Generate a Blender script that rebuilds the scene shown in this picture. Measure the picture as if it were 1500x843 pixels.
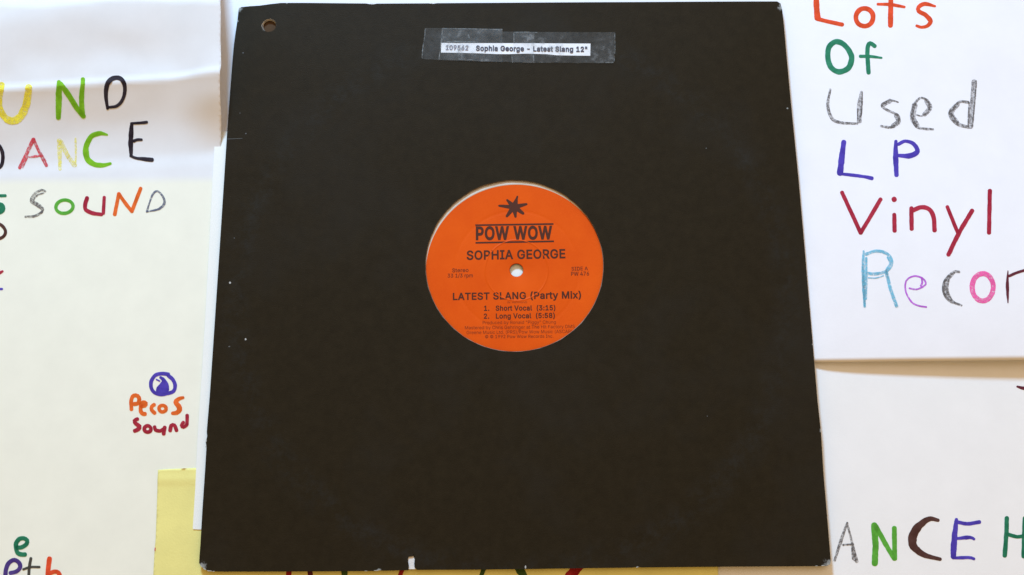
import bpy, math, random
from mathutils import Vector, Matrix, Euler, noise
from mathutils.geometry import delaunay_2d_cdt

random.seed(7)
for o in list(bpy.data.objects):
    bpy.data.objects.remove(o)
SC = bpy.context.scene
COL = SC.collection

# ------------------------------------------------------------------ camera
CAM_POS = Vector((-0.001278, -0.146607, 0.516899))
CAM_ROT = Euler((0.255475, 0.000359, -0.008425), 'XYZ')
F = 1450.0
cd = bpy.data.cameras.new('camera')
cd.sensor_width = 36.0
cd.lens = F / 1500.0 * 36.0
cd.clip_start = 0.01
cd.clip_end = 20
cam = bpy.data.objects.new('camera', cd)
cam.location = CAM_POS
cam.rotation_euler = CAM_ROT
COL.objects.link(cam)
SC.camera = cam

# ------------------------------------------------------------------ light
def s2l(c):
    c = c / 255.0
    return c / 12.92 if c <= 0.04045 else ((c + 0.055) / 1.055) ** 2.4
def rgb(r, g, b, k=1.0):
    return (s2l(r) * k, s2l(g) * k, s2l(b) * k, 1.0)

world = bpy.data.worlds.new('World')
SC.world = world
world.use_nodes = True
bg = world.node_tree.nodes['Background']
bg.inputs[0].default_value = (0.57, 0.36, 0.15, 1)      # warm light of the room
bg.inputs[1].default_value = 1.0

def area(name, loc, target, size, size_y, power, color):
    l = bpy.data.lights.new(name, 'AREA')
    l.shape = 'RECTANGLE'
    l.size = size
    l.size_y = size_y
    l.energy = power
    l.color = color
    o = bpy.data.objects.new(name, l)
    o.location = loc
    o.rotation_euler = (Vector(target) - Vector(loc)).to_track_quat('-Z', 'Y').to_euler()
    COL.objects.link(o)
    return o
area('window_light', (-0.32, 1.45, 0.94), (0.05, 0.0, 0), 0.32, 0.24, 36.0, (0.53, 0.92, 1.36))
area('cool_fill_light', (0.55, 0.75, 1.5), (0.1, 0, 0), 1.4, 1.4, 5.0, (0.95, 1.0, 1.08))  # added overhead fill lamp, cools the warm shadows

SC.view_settings.view_transform = 'Standard'
SC.view_settings.look = 'None'
SC.view_settings.exposure = 0
SC.view_settings.gamma = 1
SC.render.engine = 'CYCLES'
SC.cycles.pixel_filter_type = 'BLACKMAN_HARRIS'
SC.cycles.filter_width = 1.5
SC.cycles.max_bounces = 8
SC.cycles.transparent_max_bounces = 16

# ------------------------------------------------------------------ geometry of view -> plane
R = CAM_ROT.to_matrix()
def P(px, py, z=0.0):
    """point of the horizontal plane at height z seen at photo pixel px,py"""
    d = R @ Vector(((px - 750.0) / F, -(py - 421.5) / F, -1.0))
    t = (z - CAM_POS.z) / d.z
    return CAM_POS + d * t
def on(px, py, zf, dz=0.0):
    z = zf(0, 0) if False else 0.002
    for _ in range(7):
        p = P(px, py, z + dz)
        z = zf(p.x, p.y)
    p = P(px, py, z + dz)
    return Vector((p.x, p.y, z + dz))
def sm(t):
    t = max(0.0, min(1.0, t))
    return t * t * (3 - 2 * t)
Rinv = R.transposed()
def to_px(v):
    c = Rinv @ (v - CAM_POS)
    return 750 + F * c.x / -c.z, 421.5 - F * c.y / -c.z

# ------------------------------------------------------------------ objects
def prop(o, label=None, cat=None, group=None, kind=None):
    for k, v in (('label', label), ('category', cat), ('group', group), ('kind', kind)):
        if v:
            o[k] = v
    return o
def thing(name, loc, label, cat, group=None):
    o = bpy.data.objects.new(name, None)
    o.empty_display_size = 0.02
    o.location = loc
    COL.objects.link(o)
    return prop(o, label, cat, group)
def mesh_obj(name, verts, faces, mat, parent=None, smooth=False, label=None, base=None):
    """verts in world coordinates; the object's origin is its thing's base"""
    root = parent
    off = Vector(base) if base is not None else Vector((0, 0, 0))
    while root is not None:
        off = off + root.location
        root = root.parent
    me = bpy.data.meshes.new(name)
    me.from_pydata([tuple(Vector(v) - off) for v in verts], [], faces)
    me.materials.append(mat)
    if smooth:
        for p in me.polygons:
            p.use_smooth = True
    me.update()
    o = bpy.data.objects.new(name, me)
    if base is not None:
        o.location = base
    if parent is not None:
        o.parent = parent
    COL.objects.link(o)
    if label:
        o['label'] = label
    return o

def inside(pt, poly):
    x, y = pt
    c = False
    j = len(poly) - 1
    for i in range(len(poly)):
        xi, yi = poly[i]
        xj, yj = poly[j]
        if (yi > y) != (yj > y) and x < (xj - xi) * (y - yi) / (yj - yi) + xi:
            c = not c
        j = i
    return c
def sheet(outline, holes, zf, thick, step):
    """a sheet following zf (its top) with real thickness: returns verts, faces"""
    pts, edges = [], []
    def loop(lp):
        b = len(pts)
        dense = []
        for i in range(len(lp)):
            a, c = Vector(lp[i][:2]), Vector(lp[(i + 1) % len(lp)][:2])
            n = max(1, int((c - a).length / step))
            for k in range(n):
                dense.append(a.lerp(c, k / n))
        for d in dense:
            pts.append(d)
        m = len(dense)
        for i in range(m):
            edges.append((b + i, b + (i + 1) % m))
        return [tuple(d) for d in dense]
    out = loop(outline)
    hs = [loop(h) for h in holes]
    xs = [p[0] for p in out]
    ys = [p[1] for p in out]
    y = min(ys) + step * 0.5
    row = 0
    while y < max(ys):
        x = min(xs) + step * (0.5 if row % 2 else 0.9)
        while x < max(xs):
            if inside((x, y), out) and not any(inside((x, y), h) for h in hs):
                pts.append(Vector((x, y)))
            x += step
        y += step * 0.87
        row += 1
    rv, re, rf, _, _, _ = delaunay_2d_cdt(pts, edges, [], 0, 1e-7)
    faces = []
    for f in rf:
        c = sum((rv[i] for i in f), Vector((0, 0))) / len(f)
        if inside(c, out) and not any(inside(c, h) for h in hs):
            a, b2, c2 = [rv[i] for i in f[:3]]
            if (b2 - a).cross(c2 - a) < 0:
                f = list(reversed(f))
            faces.append(tuple(f))
    n = len(rv)
    top = [Vector((v.x, v.y, zf(v.x, v.y))) for v in rv]
    bot = [Vector((v.x, v.y, v.z - thick)) for v in top]
    cnt = {}
    for f in faces:
        for i in range(len(f)):
            cnt[(f[i], f[(i + 1) % len(f)])] = 1
    allf = list(faces) + [tuple(i + n for i in reversed(f)) for f in faces]
    for (a, b) in cnt:
        if (b, a) not in cnt:
            allf.append((b, a, a + n, b + n))
    return top + bot, allf

# ------------------------------------------------------------------ materials
def new_mat(name):
    m = bpy.data.materials.new(name)
    m.use_nodes = True
    nt = m.node_tree
    return m, nt, nt.nodes['Principled BSDF']
def N(nt, t, **kw):
    n = nt.nodes.new(t)
    for k, v in kw.items():
        setattr(n, k, v)
    return n
def noise_node(nt, scale, detail=4, rough=0.6, coord='Object'):
    tc = N(nt, 'ShaderNodeTexCoord')
    n = N(nt, 'ShaderNodeTexNoise')
    n.inputs['Scale'].default_value = scale
    n.inputs['Detail'].default_value = detail
    n.inputs['Roughness'].default_value = rough
    nt.links.new(tc.outputs[coord], n.inputs['Vector'])
    return n
def ramp(nt, src, stops):
    r = N(nt, 'ShaderNodeValToRGB')
    el = r.color_ramp.elements
    while len(el) < len(stops):
        el.new(0.5)
    for e, (p, c) in zip(el, stops):
        e.position = p
        e.color = c
    nt.links.new(src, r.inputs[0])
    return r
def grey(v):
    return (v, v, v, 1)

def paper_mat(name, c, var=0.04, rough=0.75, bump=0.1):
    m, nt, b = new_mat(name)
    n1 = noise_node(nt, 45, 5)
    lo = tuple(x * (1 - var) for x in c[:3]) + (1,)
    r = ramp(nt, n1.outputs[0], [(0.3, lo), (0.7, c)])
    nt.links.new(r.outputs[0], b.inputs['Base Color'])
    b.inputs['Roughness'].default_value = rough
    b.inputs['Specular IOR Level'].default_value = 0.25
    n2 = noise_node(nt, 900, 3)
    bp = N(nt, 'ShaderNodeBump')
    bp.inputs['Strength'].default_value = bump
    bp.inputs['Distance'].default_value = 0.0004
    nt.links.new(n2.outputs[0], bp.inputs['Height'])
    nt.links.new(bp.outputs[0], b.inputs['Normal'])
    return m
M_PAPER = paper_mat('white_poster_paper', (0.88, 0.875, 0.87, 1))
M_LEAF = paper_mat('creased_white_paper', (0.735, 0.74, 0.765, 1), 0.06, 0.75, 0.15)
M_CREAM = paper_mat('cream_poster_paper', (0.835, 0.84, 0.765, 1))
M_PAPER_B = paper_mat('bright_poster_paper', (0.87, 0.865, 0.90, 1))
M_CARD = paper_mat('white_card', (0.86, 0.87, 0.83, 1), 0.02, 0.6)
M_YELLOW = paper_mat('yellow_paper', (0.86, 0.785, 0.28, 1), 0.12, 0.75, 0.2)
M_STRIP = paper_mat('label_strip_paper', (0.88, 0.88, 0.90, 1), 0.02, 0.5, 0.03)
M_RAW = paper_mat('raw_torn_cardboard', (0.50, 0.46, 0.41, 1), 0.35, 0.9, 0.4)
M_RIM = paper_mat('label_paper_rim', (0.74, 0.70, 0.66, 1), 0.15, 0.7, 0.2)

def marker(name, r, g, b_, k=1.0, grain=0.0, scale=170.0):
    """felt pen ink; grain > 0 lets the paper show through like pencil or crayon"""
    m, nt, b = new_mat(name)
    c = rgb(r, g, b_, k)
    n1 = noise_node(nt, scale, 5, 0.7)
    dark = tuple(x * 0.80 for x in c[:3]) + (1,)
    light = tuple(min(1, x * 1.15 + 0.022) for x in c[:3]) + (1,)
    rr = ramp(nt, n1.outputs[0], [(0.34, dark), (0.66, light)])
    nt.links.new(rr.outputs[0], b.inputs['Base Color'])
    b.inputs['Roughness'].default_value = 0.7
    b.inputs['Specular IOR Level'].default_value = 0.2
    if grain == 0:
        gmn = N(nt, 'ShaderNodeGamma')
        gmn.inputs[1].default_value = 0.5
        nt.links.new(rr.outputs[0], gmn.inputs[0])
        tr = N(nt, 'ShaderNodeBsdfTransparent')
        nt.links.new(gmn.outputs[0], tr.inputs[0])
        mx = N(nt, 'ShaderNodeMixShader')
        mx.inputs[0].default_value = 0.6
        nt.links.new(tr.outputs[0], mx.inputs[1])
        nt.links.new(b.outputs[0], mx.inputs[2])
        nt.links.new(mx.outputs[0], nt.nodes['Material Output'].inputs['Surface'])
    if grain > 0:
        n2 = noise_node(nt, 750, 4, 0.8)
        a = ramp(nt, n2.outputs[0], [(0.30 + 0.22 * grain, grey(0.22)), (0.50 + 0.22 * grain, grey(0.92))])
        tr = N(nt, 'ShaderNodeBsdfTransparent')
        mx = N(nt, 'ShaderNodeMixShader')
        nt.links.new(a.outputs[0], mx.inputs[0])
        nt.links.new(tr.outputs[0], mx.inputs[1])
        nt.links.new(b.outputs[0], mx.inputs[2])
        nt.links.new(mx.outputs[0], nt.nodes['Material Output'].inputs['Surface'])
    return m
INK = {
    'yellow': marker('yellow_ink', 250, 228, 55, 1.0, 0.15),
    'pale yellow': marker('pale_yellow_ink', 248, 232, 110, 1.0, 0.62),
    'lime green': marker('lime_ink', 135, 200, 25),
    'black': marker('black_ink', 42, 30, 40),
    'red': marker('red_crayon', 208, 55, 70, 1.0, 0.35),
    'dark green': marker('dark_green_ink', 30, 128, 92),
    'grey': marker('grey_pencil', 104, 98, 96, 1.0, 0.5),
    'light grey': marker('light_grey_pencil', 120, 116, 118, 1.0, 0.62),
    'blue grey': marker('blue_grey_pencil', 98, 104, 125, 1.0, 0.30),
    'green': marker('green_ink', 98, 182, 60),
    'sea green': marker('sea_green_ink', 46, 142, 106),
    'crimson': marker('crimson_ink', 184, 38, 66),
    'deep red': marker('deep_red_ink', 176, 32, 56),
    'orange': marker('orange_ink', 244, 112, 34),
    'orange red': marker('orange_red_ink', 238, 86, 40),
    'brown': marker('brown_ink', 88, 52, 44),
    'violet': marker('violet_ink', 84, 66, 186),
    'purple': marker('purple_ink', 82, 58, 140),
    'charcoal': marker('charcoal_ink', 78, 74, 66),
    'light blue': marker('light_blue_crayon', 110, 188, 216, 1.0, 0.35),
    'lilac': marker('lilac_ink', 190, 92, 214, 1.0, 0.15),
    'pink': marker('pink_ink', 250, 92, 168, 1.0, 0.15),
    'maroon': marker('maroon_ink', 105, 32, 48),
    'dark red': marker('dark_red_ink', 165, 20, 22),
    'olive green': marker('olive_ink', 62, 92, 30),
}

# ------------------------------------------------------------------ hand lettering
def smooth_line(pts, closed):
    if len(pts) < 3 and not closed:
        a, b = Vector(pts[0]), Vector(pts[-1])
        n = max(2, int((b - a).length / 3))
        return [a.lerp(b, i / n) for i in range(n + 1)]
    P_ = [Vector(p) for p in pts]
    n = len(P_)
    out = []
    segs = n if closed else n - 1
    for i in range(segs):
        if closed:
            p0, p1, p2, p3 = P_[(i - 1) % n], P_[i], P_[(i + 1) % n], P_[(i + 2) % n]
        else:
            p1, p2 = P_[i], P_[i + 1]
            p0 = P_[i - 1] if i else p1 * 2 - p2
            p3 = P_[i + 2] if i + 2 < n else p2 * 2 - p1
        m = max(2, int((p2 - p1).length / 2.2))
        for k in range(m):
            t = k / m
            out.append(0.5 * ((2 * p1) + (p2 - p0) * t + (2 * p0 - 5 * p1 + 4 * p2 - p3) * t * t
                              + (3 * p1 - p0 - 3 * p2 + p3) * t ** 3))
    if not closed:
        out.append(P_[-1])
    return out
def stroke_mesh(line, w, closed, zf, dz, seed, V, Fc, blunt=True):
    """ribbon with uneven edges and rounded ends, laid on zf"""
    pts = list(line)
    n = len(pts)
    dirs = []
    for i in range(n):
        if closed:
            d = pts[(i + 1) % n] - pts[(i - 1) % n]
        else:
            d = pts[min(i + 1, n - 1)] - pts[max(i - 1, 0)]
        if d.length < 1e-6:
            d = Vector((1, 0))
        dirs.append(d.normalized())
    rows = []
    def wid(i, s):
        return (w[i] if isinstance(w, list) else w) * 0.5 * (1 + 0.13 * noise.noise(Vector((i * 0.33 + seed * 7.1, s * 5.3, seed)))
                                                              + 0.07 * noise.noise(Vector((i * 1.3 + seed, s * 9.7, seed * 3.3))))
    seq = [(pts[i], dirs[i], wid(i, 1), wid(i, -1)) for i in range(n)]
    if not closed:
        def cap(i, sgn):
            c = []
            for a in (0.55, 0.85, 1.0):
                k = math.sqrt(max(0, 1 - a * a))
                k = max(k, 0.25)
                q = wid(i, 1)
                c.append((pts[i] + dirs[i] * sgn * a * q * 0.8, dirs[i], q * k, wid(i, -1) * k))
            return c
        seq = list(reversed(cap(0, -1))) + seq + cap(n - 1, 1)
    base = len(V)
    for (p, d, wl, wr) in seq:
        nn = Vector((-d.y, d.x))
        for off in (wl, wl * 0.45, 0.0, -wr * 0.45, -wr):
            q = p + nn * off
            V.append(on(q.x, q.y, zf, dz))
    m = len(seq)
    K = 5
    for i in range(m if closed else m - 1):
        a, b = base + i * K, base + ((i + 1) % m) * K
        for k in range(K - 1):
            Fc.append((a + k, a + k + 1, b + k + 1, b + k))
def letter(parent, zf, ch, colour, strokes, name='letter', dz=0.00010):
    V, Fc = [], []
    slots = [colour]
    idx = []
    for i, s in enumerate(strokes):
        w, pts = s[0], s[1]
        closed = len(s) > 2 and s[2] == 'c'
        sharp = len(s) > 2 and s[2] == 's'
        if sharp:
            line = []
            for a, b in zip(pts[:-1], pts[1:]):
                a, b = Vector(a), Vector(b)
                m = max(2, int((b - a).length / 2.5))
                line += [a.lerp(b, k / m) for k in range(m)]
            line.append(Vector(pts[-1]))
        else:
            line = smooth_line(pts, closed)
        if isinstance(w, tuple):
            n = len(line)
            ws = []
            for k in range(n):
                t = k / max(1, n - 1) * (len(w) - 1)
                j = min(int(t), len(w) - 2)
                ws.append(w[j] + (w[j + 1] - w[j]) * (t - j))
            w = ws
        stroke_mesh(line, w, closed, zf, dz + 0.000012 * i, random.random() * 50, V, Fc)
        c2 = s[3] if len(s) > 3 else colour
        if c2 not in slots:
            slots.append(c2)
        idx += [slots.index(c2)] * (len(Fc) - len(idx))
    o = mesh_obj(name, V, Fc, INK[colour], parent, label='%s %s' % (colour, ch))
    for c2 in slots[1:]:
        o.data.materials.append(INK[c2])
    for p, k in zip(o.data.polygons, idx):
        p.material_index = k
    return o
def ell(cx, cy, rx, ry, tilt=0, n=12):
    o = []
    t = math.radians(tilt)
    for i in range(n):
        a = 2 * math.pi * i / n
        x, y = rx * math.cos(a), ry * math.sin(a)
        o.append((cx + x * math.cos(t) - y * math.sin(t), cy + x * math.sin(t) + y * math.cos(t)))
    return o

# ------------------------------------------------------------------ table
m, nt, b = new_mat('pale_wood_table')
n1 = noise_node(nt, 30, 5)
r = ramp(nt, n1.outputs[0], [(0.3, (0.42, 0.30, 0.18, 1)), (0.7, (0.52, 0.38, 0.24, 1))])
nt.links.new(r.outputs[0], b.inputs['Base Color'])
b.inputs['Roughness'].default_value = 0.5
tv = []
for z in (-0.02, 0.0):
    for x, y in ((-0.6, -0.45), (0.6, -0.45), (0.6, 0.45), (-0.6, 0.45)):
        tv.append((x, y, z))
prop(mesh_obj('table_top', tv, [(3, 2, 1, 0), (4, 5, 6, 7), (0, 1, 5, 4), (1, 2, 6, 5), (2, 3, 7, 6), (3, 0, 4, 7)], m),
     'pale wooden table top under all the papers', None, None, 'structure')

def px_poly(pts, z):
    return [tuple(P(x, y, z).xy) for x, y in pts]

# ------------------------------------------------------------------ lower right poster
def z_right(x, y):
    return 0.0004 + 0.00012 * noise.noise(Vector((x * 14, y * 14, 3.1)))
out = px_poly([(985, 470), (1640, 470), (1640, 960), (985, 960)], 0.0004)
v, f = sheet(out, [], z_right, 0.00015, 0.006)
base = P(1300, 700, 0.0004)
poster_r = thing('poster', base, 'white poster lettered ANCE H at the lower right, below the Lots Of poster', 'poster')
mesh_obj('sheet', v, f, M_PAPER, poster_r, True)
L = lambda *a, **k: letter(poster_r, z_right, *a, **k)
L('A', 'grey', [((3, 5), [(1250, 800), (1252, 820)], 'o', 'light grey'), ((3, 5, 3.5), [(1241, 766), (1232, 792), (1222.6, 821.5)]), ((3, 3.5, 5), [(1241, 766), (1248, 795), (1255, 823)]),
                (3, [(1235, 798.5), (1250, 797.5)]), (2.5, [(1248, 801), (1249, 819)])])
L('N', 'green', [(9, [(1280.5, 769), (1282.5, 797), (1281.5, 826)]), (7, [(1283, 771), (1296, 795), (1310, 819)]), (7, [(1310, 773.5), (1310.6, 819)])])
L('C', 'brown', [((5, 8, 12, 13, 10, 7, 5), [(1374.6, 762.4), (1361.3, 760.5), (1346, 771), (1337, 786), (1339, 801.3), (1353.7, 813), (1377.4, 819.4)])])
L('E', 'violet', [((5, 8, 9, 8), [(1401, 761), (1398, 790), (1396.5, 816)]), (5.5, [(1400, 764.5), (1417, 767.5), (1435, 765)]),
                  ((4, 6, 4), [(1403, 789), (1421, 787.5), (1427, 790)]), ((4, 5, 4), [(1396, 817.8), (1419, 817), (1427, 819)])])
L('H', 'dark green', [(6.5, [(1475, 759), (1474, 786), (1471.8, 814.5)]), (5.5, [(1475.3, 782.5), (1490, 786.5), (1502, 785)]), (7, [(1501.5, 759), (1499.6, 815.5)])])
L('pen stroke cut by the edge of the picture', 'maroon', [((3, 6, 8), [(1490, 566.5), (1500, 569), (1516, 569)])], name='pen_stroke')

# ------------------------------------------------------------------ poster "Lots Of Used LP Vinyl Records"
xr0 = P(1190, 530).x
xr1 = P(1500, 530).x
yb = P(1300, 530).y
def z_lots(x, y):
    t = max(0.0, (x - xr0) / (xr1 - xr0))
    near = 1 - sm((y - yb) / 0.16)
    return 0.0008 + (0.0014 * sm((x - xr0 + 0.03) / 0.03) + 0.0042 * min(t, 1.6) ** 0.5) * near + 0.0003 * noise.noise(Vector((x * 9, y * 9, 8.2))) * sm((x - xr0) / 0.04)
a0, a1 = on(1150, 531, z_lots), on(1500, 527.5, z_lots)
k = (a1.y - a0.y) / (a1.x - a0.x)
a2 = (a1.x + 0.05, a1.y + k * 0.05)
a3 = (P(306, 0).x, a0.y)
tl = P(306, -130).xy
out = [a3, a0.xy, on(1250, 530.3, z_lots).xy, on(1350, 529, z_lots).xy, on(1430, 528.3, z_lots).xy, a1.xy, a2, (a2[0], tl.y), tl]
v, f = sheet(out, [], z_lots, 0.00012, 0.006)
poster_l = thing('poster', P(1330, 300, 0.0008), 'white poster reading Lots Of Used LP Vinyl Recor, lower edge lifted', 'poster')
mesh_obj('sheet', v, f, M_PAPER_B, poster_l, True)
L = lambda *a, **k: letter(poster_l, z_lots, *a, **k)
L('L', 'orange red', [((8, 8.5, 9), [(1195.6, -18), (1195.9, 5), (1197.6, 27)]), (6, [(1197.4, 28), (1216, 32.5), (1234, 36.3)])])
L('o', 'orange red', [(7, ell(1266.4, 25.6, 12.6, 13.2, 10), 'c')])
L('t', 'orange red', [(7.5, [(1305, -22), (1304.8, 10), (1304.3, 38)]), ((4, 5, 4), [(1285.6, 6.4), (1305, 7), (1325, 10.5)])])
L('s', 'orange red', [((3.5, 6, 6, 6.5, 7, 5, 4), [(1369.7, 9.4), (1354.4, 5.9), (1345.8, 10.7), (1346, 16.6), (1356.5, 22.8), (1363.2, 31.3), (1358, 38.4), (1349.4, 40), (1342.6, 38)])])
L('O', 'sea green', [(8, [(1224, 61.5), (1214.5, 69), (1212.5, 83), (1216.3, 97.5), (1228.4, 105.5), (1242, 100.4), (1247.5, 86.8), (1243.5, 74), (1234, 64)], 'c')])
L('f', 'sea green', [(6.3, [(1281.5, 68), (1274.7, 63.4), (1271, 70), (1271, 86), (1272.5, 107)]), ((5, 4.5, 3), [(1260, 82.8), (1276, 83), (1291.5, 85)])])
L('U', 'grey', [((3, 4.5, 5, 4, 3.5), [(1216.5, 131), (1212.6, 153.7), (1218, 172.6), (1230.4, 179.8), (1256, 181.4)]), ((4, 8, 8, 5), [(1262, 135), (1259.5, 158), (1259.5, 179)], 'o', 'light grey'), (2, [(1263, 136), (1262, 165), (1258, 180)]), (1.8, [(1256.5, 160), (1256, 179)])])
L('s', 'grey', [(6.5, [(1304, 148), (1293, 154)], 'o', 'light grey'), (7, [(1313, 169), (1316, 178), (1308, 185)], 'o', 'light grey'), ((2, 3.5, 4, 3.5, 4, 4, 3.5), [(1315.8, 150), (1304.4, 147.5), (1292, 154.6), (1300.6, 162), (1315, 168.9), (1316.2, 178.4), (1306.3, 186.5), (1290.5, 185)])])
L('e', 'grey', [(7, [(1357, 148), (1362, 158), (1354, 168)], 'o', 'light grey'), (8, [(1340, 154), (1337, 172), (1343, 184)], 'o', 'light grey'), ((2, 3, 3, 3, 4, 4, 4, 4, 3), [(1341.5, 168.4), (1352, 169.8), (1361.5, 159.4), (1358, 147), (1348, 144), (1339.6, 153.7), (1336.5, 170.8), (1342, 185), (1352, 188.5), (1367, 189.7)])])
L('d', 'grey', [(8, [(1427.4, 120), (1424.5, 157.5), (1421.5, 186)], 'o', 'light grey'), (2, [(1430, 119), (1427, 158), (1424, 186)]), (2.2, [(1419.5, 150), (1418, 186)]), (6, [(1403, 153), (1394, 166), (1402, 179)], 'o', 'light grey'), ((4, 4, 7, 6, 4), [(1418.3, 150), (1405, 150), (1392.3, 166), (1402.3, 181), (1419, 187)])])
L('L', 'violet', [((7, 9, 9), [(1236, 208), (1233, 232), (1230.6, 254)]), ((4, 5, 4.5, 6), [(1230, 255), (1250, 257), (1268, 259.5), (1277.5, 261.5)])])
L('P', 'violet', [((5, 8, 6.5), [(1312.4, 207), (1312, 230), (1313.2, 257)]), ((5, 5, 7, 8, 5), [(1315.8, 211.6), (1326.3, 207), (1338, 211), (1344, 222), (1333, 228.5), (1315.8, 228)])])
L('V', 'crimson', [(6, [(1233.3, 282), (1260.8, 341.5)]), (6, [(1260.8, 341.5), (1290, 292)])])
L('i', 'crimson', [(7.5, [(1309.2, 291.6), (1310.3, 292.8)]), (6.3, [(1310, 314.5), (1310.5, 338.5)])])
L('n', 'crimson', [(6.5, [(1335.2, 305), (1335.3, 336)]), (6.5, [(1336.7, 309), (1349, 303.8), (1361, 306.8), (1367.5, 318.3), (1369, 338)])])
L('y', 'crimson', [(5.5, [(1387.5, 303), (1403.3, 341.7)]), (6.5, [(1424.2, 308.5), (1405, 341), (1389.2, 373.5)])])
L('l', 'crimson', [(6.3, [(1450, 279.5), (1448.7, 341.5)])])
L('R', 'light blue', [((1, 3, 4, 2), [(1263.8, 386), (1264.5, 400), (1265.5, 425), (1266.5, 449)], 'o', 'blue grey'), ((2.5, 1.5), [(1298, 396), (1300.5, 408)], 'o', 'blue grey'), ((3, 5, 5, 3.5), [(1265, 368), (1264.4, 398), (1266.7, 450)]), (3.5, [(1269, 378), (1269, 410), (1268.3, 438)]),
                      (4.5, [(1268.3, 372.7), (1283.3, 368), (1299, 371.8), (1306.5, 383.3), (1300, 396.5), (1283.3, 401.5), (1270, 400.8)]),
                      (2, [(1271.7, 407.3), (1283, 407.5), (1294, 404.2)]), (5, [(1298.3, 399), (1305, 425), (1313.5, 449)]), (2.5, [(1300, 377), (1303.5, 386), (1298, 395)])])
L('e', 'lilac', [(2.6, [(1332, 422.5), (1343.3, 424), (1356, 416.7), (1351, 407.7), (1338.3, 404.8), (1327.5, 411.7), (1326.7, 426.7), (1335, 442.3), (1345, 448), (1357, 450)]), (3, [(1350, 407), (1351, 414), (1349, 419)])])
L('c', 'grey', [((3, 7, 9, 6, 2), [(1398, 400), (1386, 412), (1385, 428), (1393, 440), (1403, 446)], 'o', 'light grey'), ((4, 4, 4, 4, 4, 3), [(1405, 398.6), (1396.7, 399), (1384, 411.7), (1382.5, 428.3), (1391, 440.7), (1408.5, 447.5)]), ((2, 5, 2), [(1391, 407), (1387, 424), (1394, 439)])])
L('o', 'pink', [(7.5, ell(1439.5, 421, 15.5, 20, 0), 'c')])
L('r', 'maroon', [((1.5, 4, 5, 4, 1.5), [(1476.5, 397), (1475.8, 410), (1475.8, 421.7), (1476.5, 444)]), (4, [(1478.3, 404.5), (1490, 399.5), (1503, 396), (1514, 397)])])

# ------------------------------------------------------------------ creased poster on the left
def z_left(x, y):
    px, py = to_px(Vector((x, y, 0.003)))
    s = py + px * 20.0 / 320.0 - 143.5
    z = 0.0010
    if s < 116:
        t = max(0.0, min(1.0, 1 - s / 116.0))
        z += 0.0122 * t ** 1.9 - 0.0005 * sm((116 - s) / 22.0)
    if s >= 116:
        z += 0.0
    z += 0.0005 * math.exp(-max(0.0, s - 116) / 60.0)
    if s < 0:
        z += 0.00075 * (1 - sm(-s / 9.0)) - 0.00075                    # narrow crest lit from the window
        z += 0.0052 * sm(-s / 150.0)
    else:
        z += 0.00075 * (1 - sm(s / 7.0)) * 0.0
    s2 = py - 24 - 5 * math.sin(px * 0.022)
    if s2 < 0:
        z -= 0.0040 * (1 - math.exp(s2 / 30.0)) * 1.0
        z += 0.0
    amp = sm((280 - py) / 140.0)
    z += amp * (0.0019 * noise.noise(Vector((x * 14 + 3, y * 26, 1.7))) + 0.00045 * noise.noise(Vector((x * 45, y * 60, 5.7))))
    z += 0.00010 * noise.noise(Vector((x * 20, y * 20, 9.7)))
    z += 0.0046 * sm((px - 255) / 70.0) * sm((225 - py) / 80.0)        # right edge curls up a little
    return max(z, 0.0009)
def L0(px, py):
    return on(px, py, z_left).xy
edge = [(323, -6), (323.5, 20), (323, 60), (324, 95), (322.5, 135), (324, 170), (324, 200), (322, 230)]
out = [L0(*e) for e in edge] + [P(318, 300, 0.001).xy, P(304, 700, 0.001).xy, P(300, 960, 0.001).xy, P(-130, 960, 0.001).xy, P(-130, -130, 0.001).xy, P(324, -130, 0.001).xy]
v, f = sheet(out, [], z_left, 0.00015, 0.0021)
poster_c = thing('poster', P(120, 420, 0.001), 'creased white poster with rows UND, ANCE and SOUND, left of the record sleeve', 'poster')
# shading at the lower fold painted into the colour: cool above, cream below
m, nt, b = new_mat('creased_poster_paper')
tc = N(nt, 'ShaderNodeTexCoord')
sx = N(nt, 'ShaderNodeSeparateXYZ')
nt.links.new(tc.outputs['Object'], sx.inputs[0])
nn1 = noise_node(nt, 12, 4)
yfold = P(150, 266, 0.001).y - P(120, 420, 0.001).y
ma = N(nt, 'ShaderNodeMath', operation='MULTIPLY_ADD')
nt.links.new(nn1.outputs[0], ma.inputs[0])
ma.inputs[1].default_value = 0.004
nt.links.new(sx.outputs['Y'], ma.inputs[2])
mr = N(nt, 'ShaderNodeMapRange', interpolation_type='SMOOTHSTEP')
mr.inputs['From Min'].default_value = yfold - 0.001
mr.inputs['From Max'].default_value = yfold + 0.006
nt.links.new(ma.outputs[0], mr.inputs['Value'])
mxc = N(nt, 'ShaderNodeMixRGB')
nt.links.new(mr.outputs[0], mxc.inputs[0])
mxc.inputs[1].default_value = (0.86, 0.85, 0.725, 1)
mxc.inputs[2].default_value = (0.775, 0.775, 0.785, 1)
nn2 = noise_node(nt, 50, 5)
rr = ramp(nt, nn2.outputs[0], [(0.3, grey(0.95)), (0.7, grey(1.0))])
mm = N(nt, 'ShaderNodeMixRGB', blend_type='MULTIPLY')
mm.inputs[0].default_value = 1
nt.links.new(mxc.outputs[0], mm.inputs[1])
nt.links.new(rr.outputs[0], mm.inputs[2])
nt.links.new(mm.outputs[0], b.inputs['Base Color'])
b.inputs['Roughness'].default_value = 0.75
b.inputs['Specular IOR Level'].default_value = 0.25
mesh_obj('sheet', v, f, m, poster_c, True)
L = lambda *a, **k: letter(poster_c, z_left, *a, **k, dz=0.00016)
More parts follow.
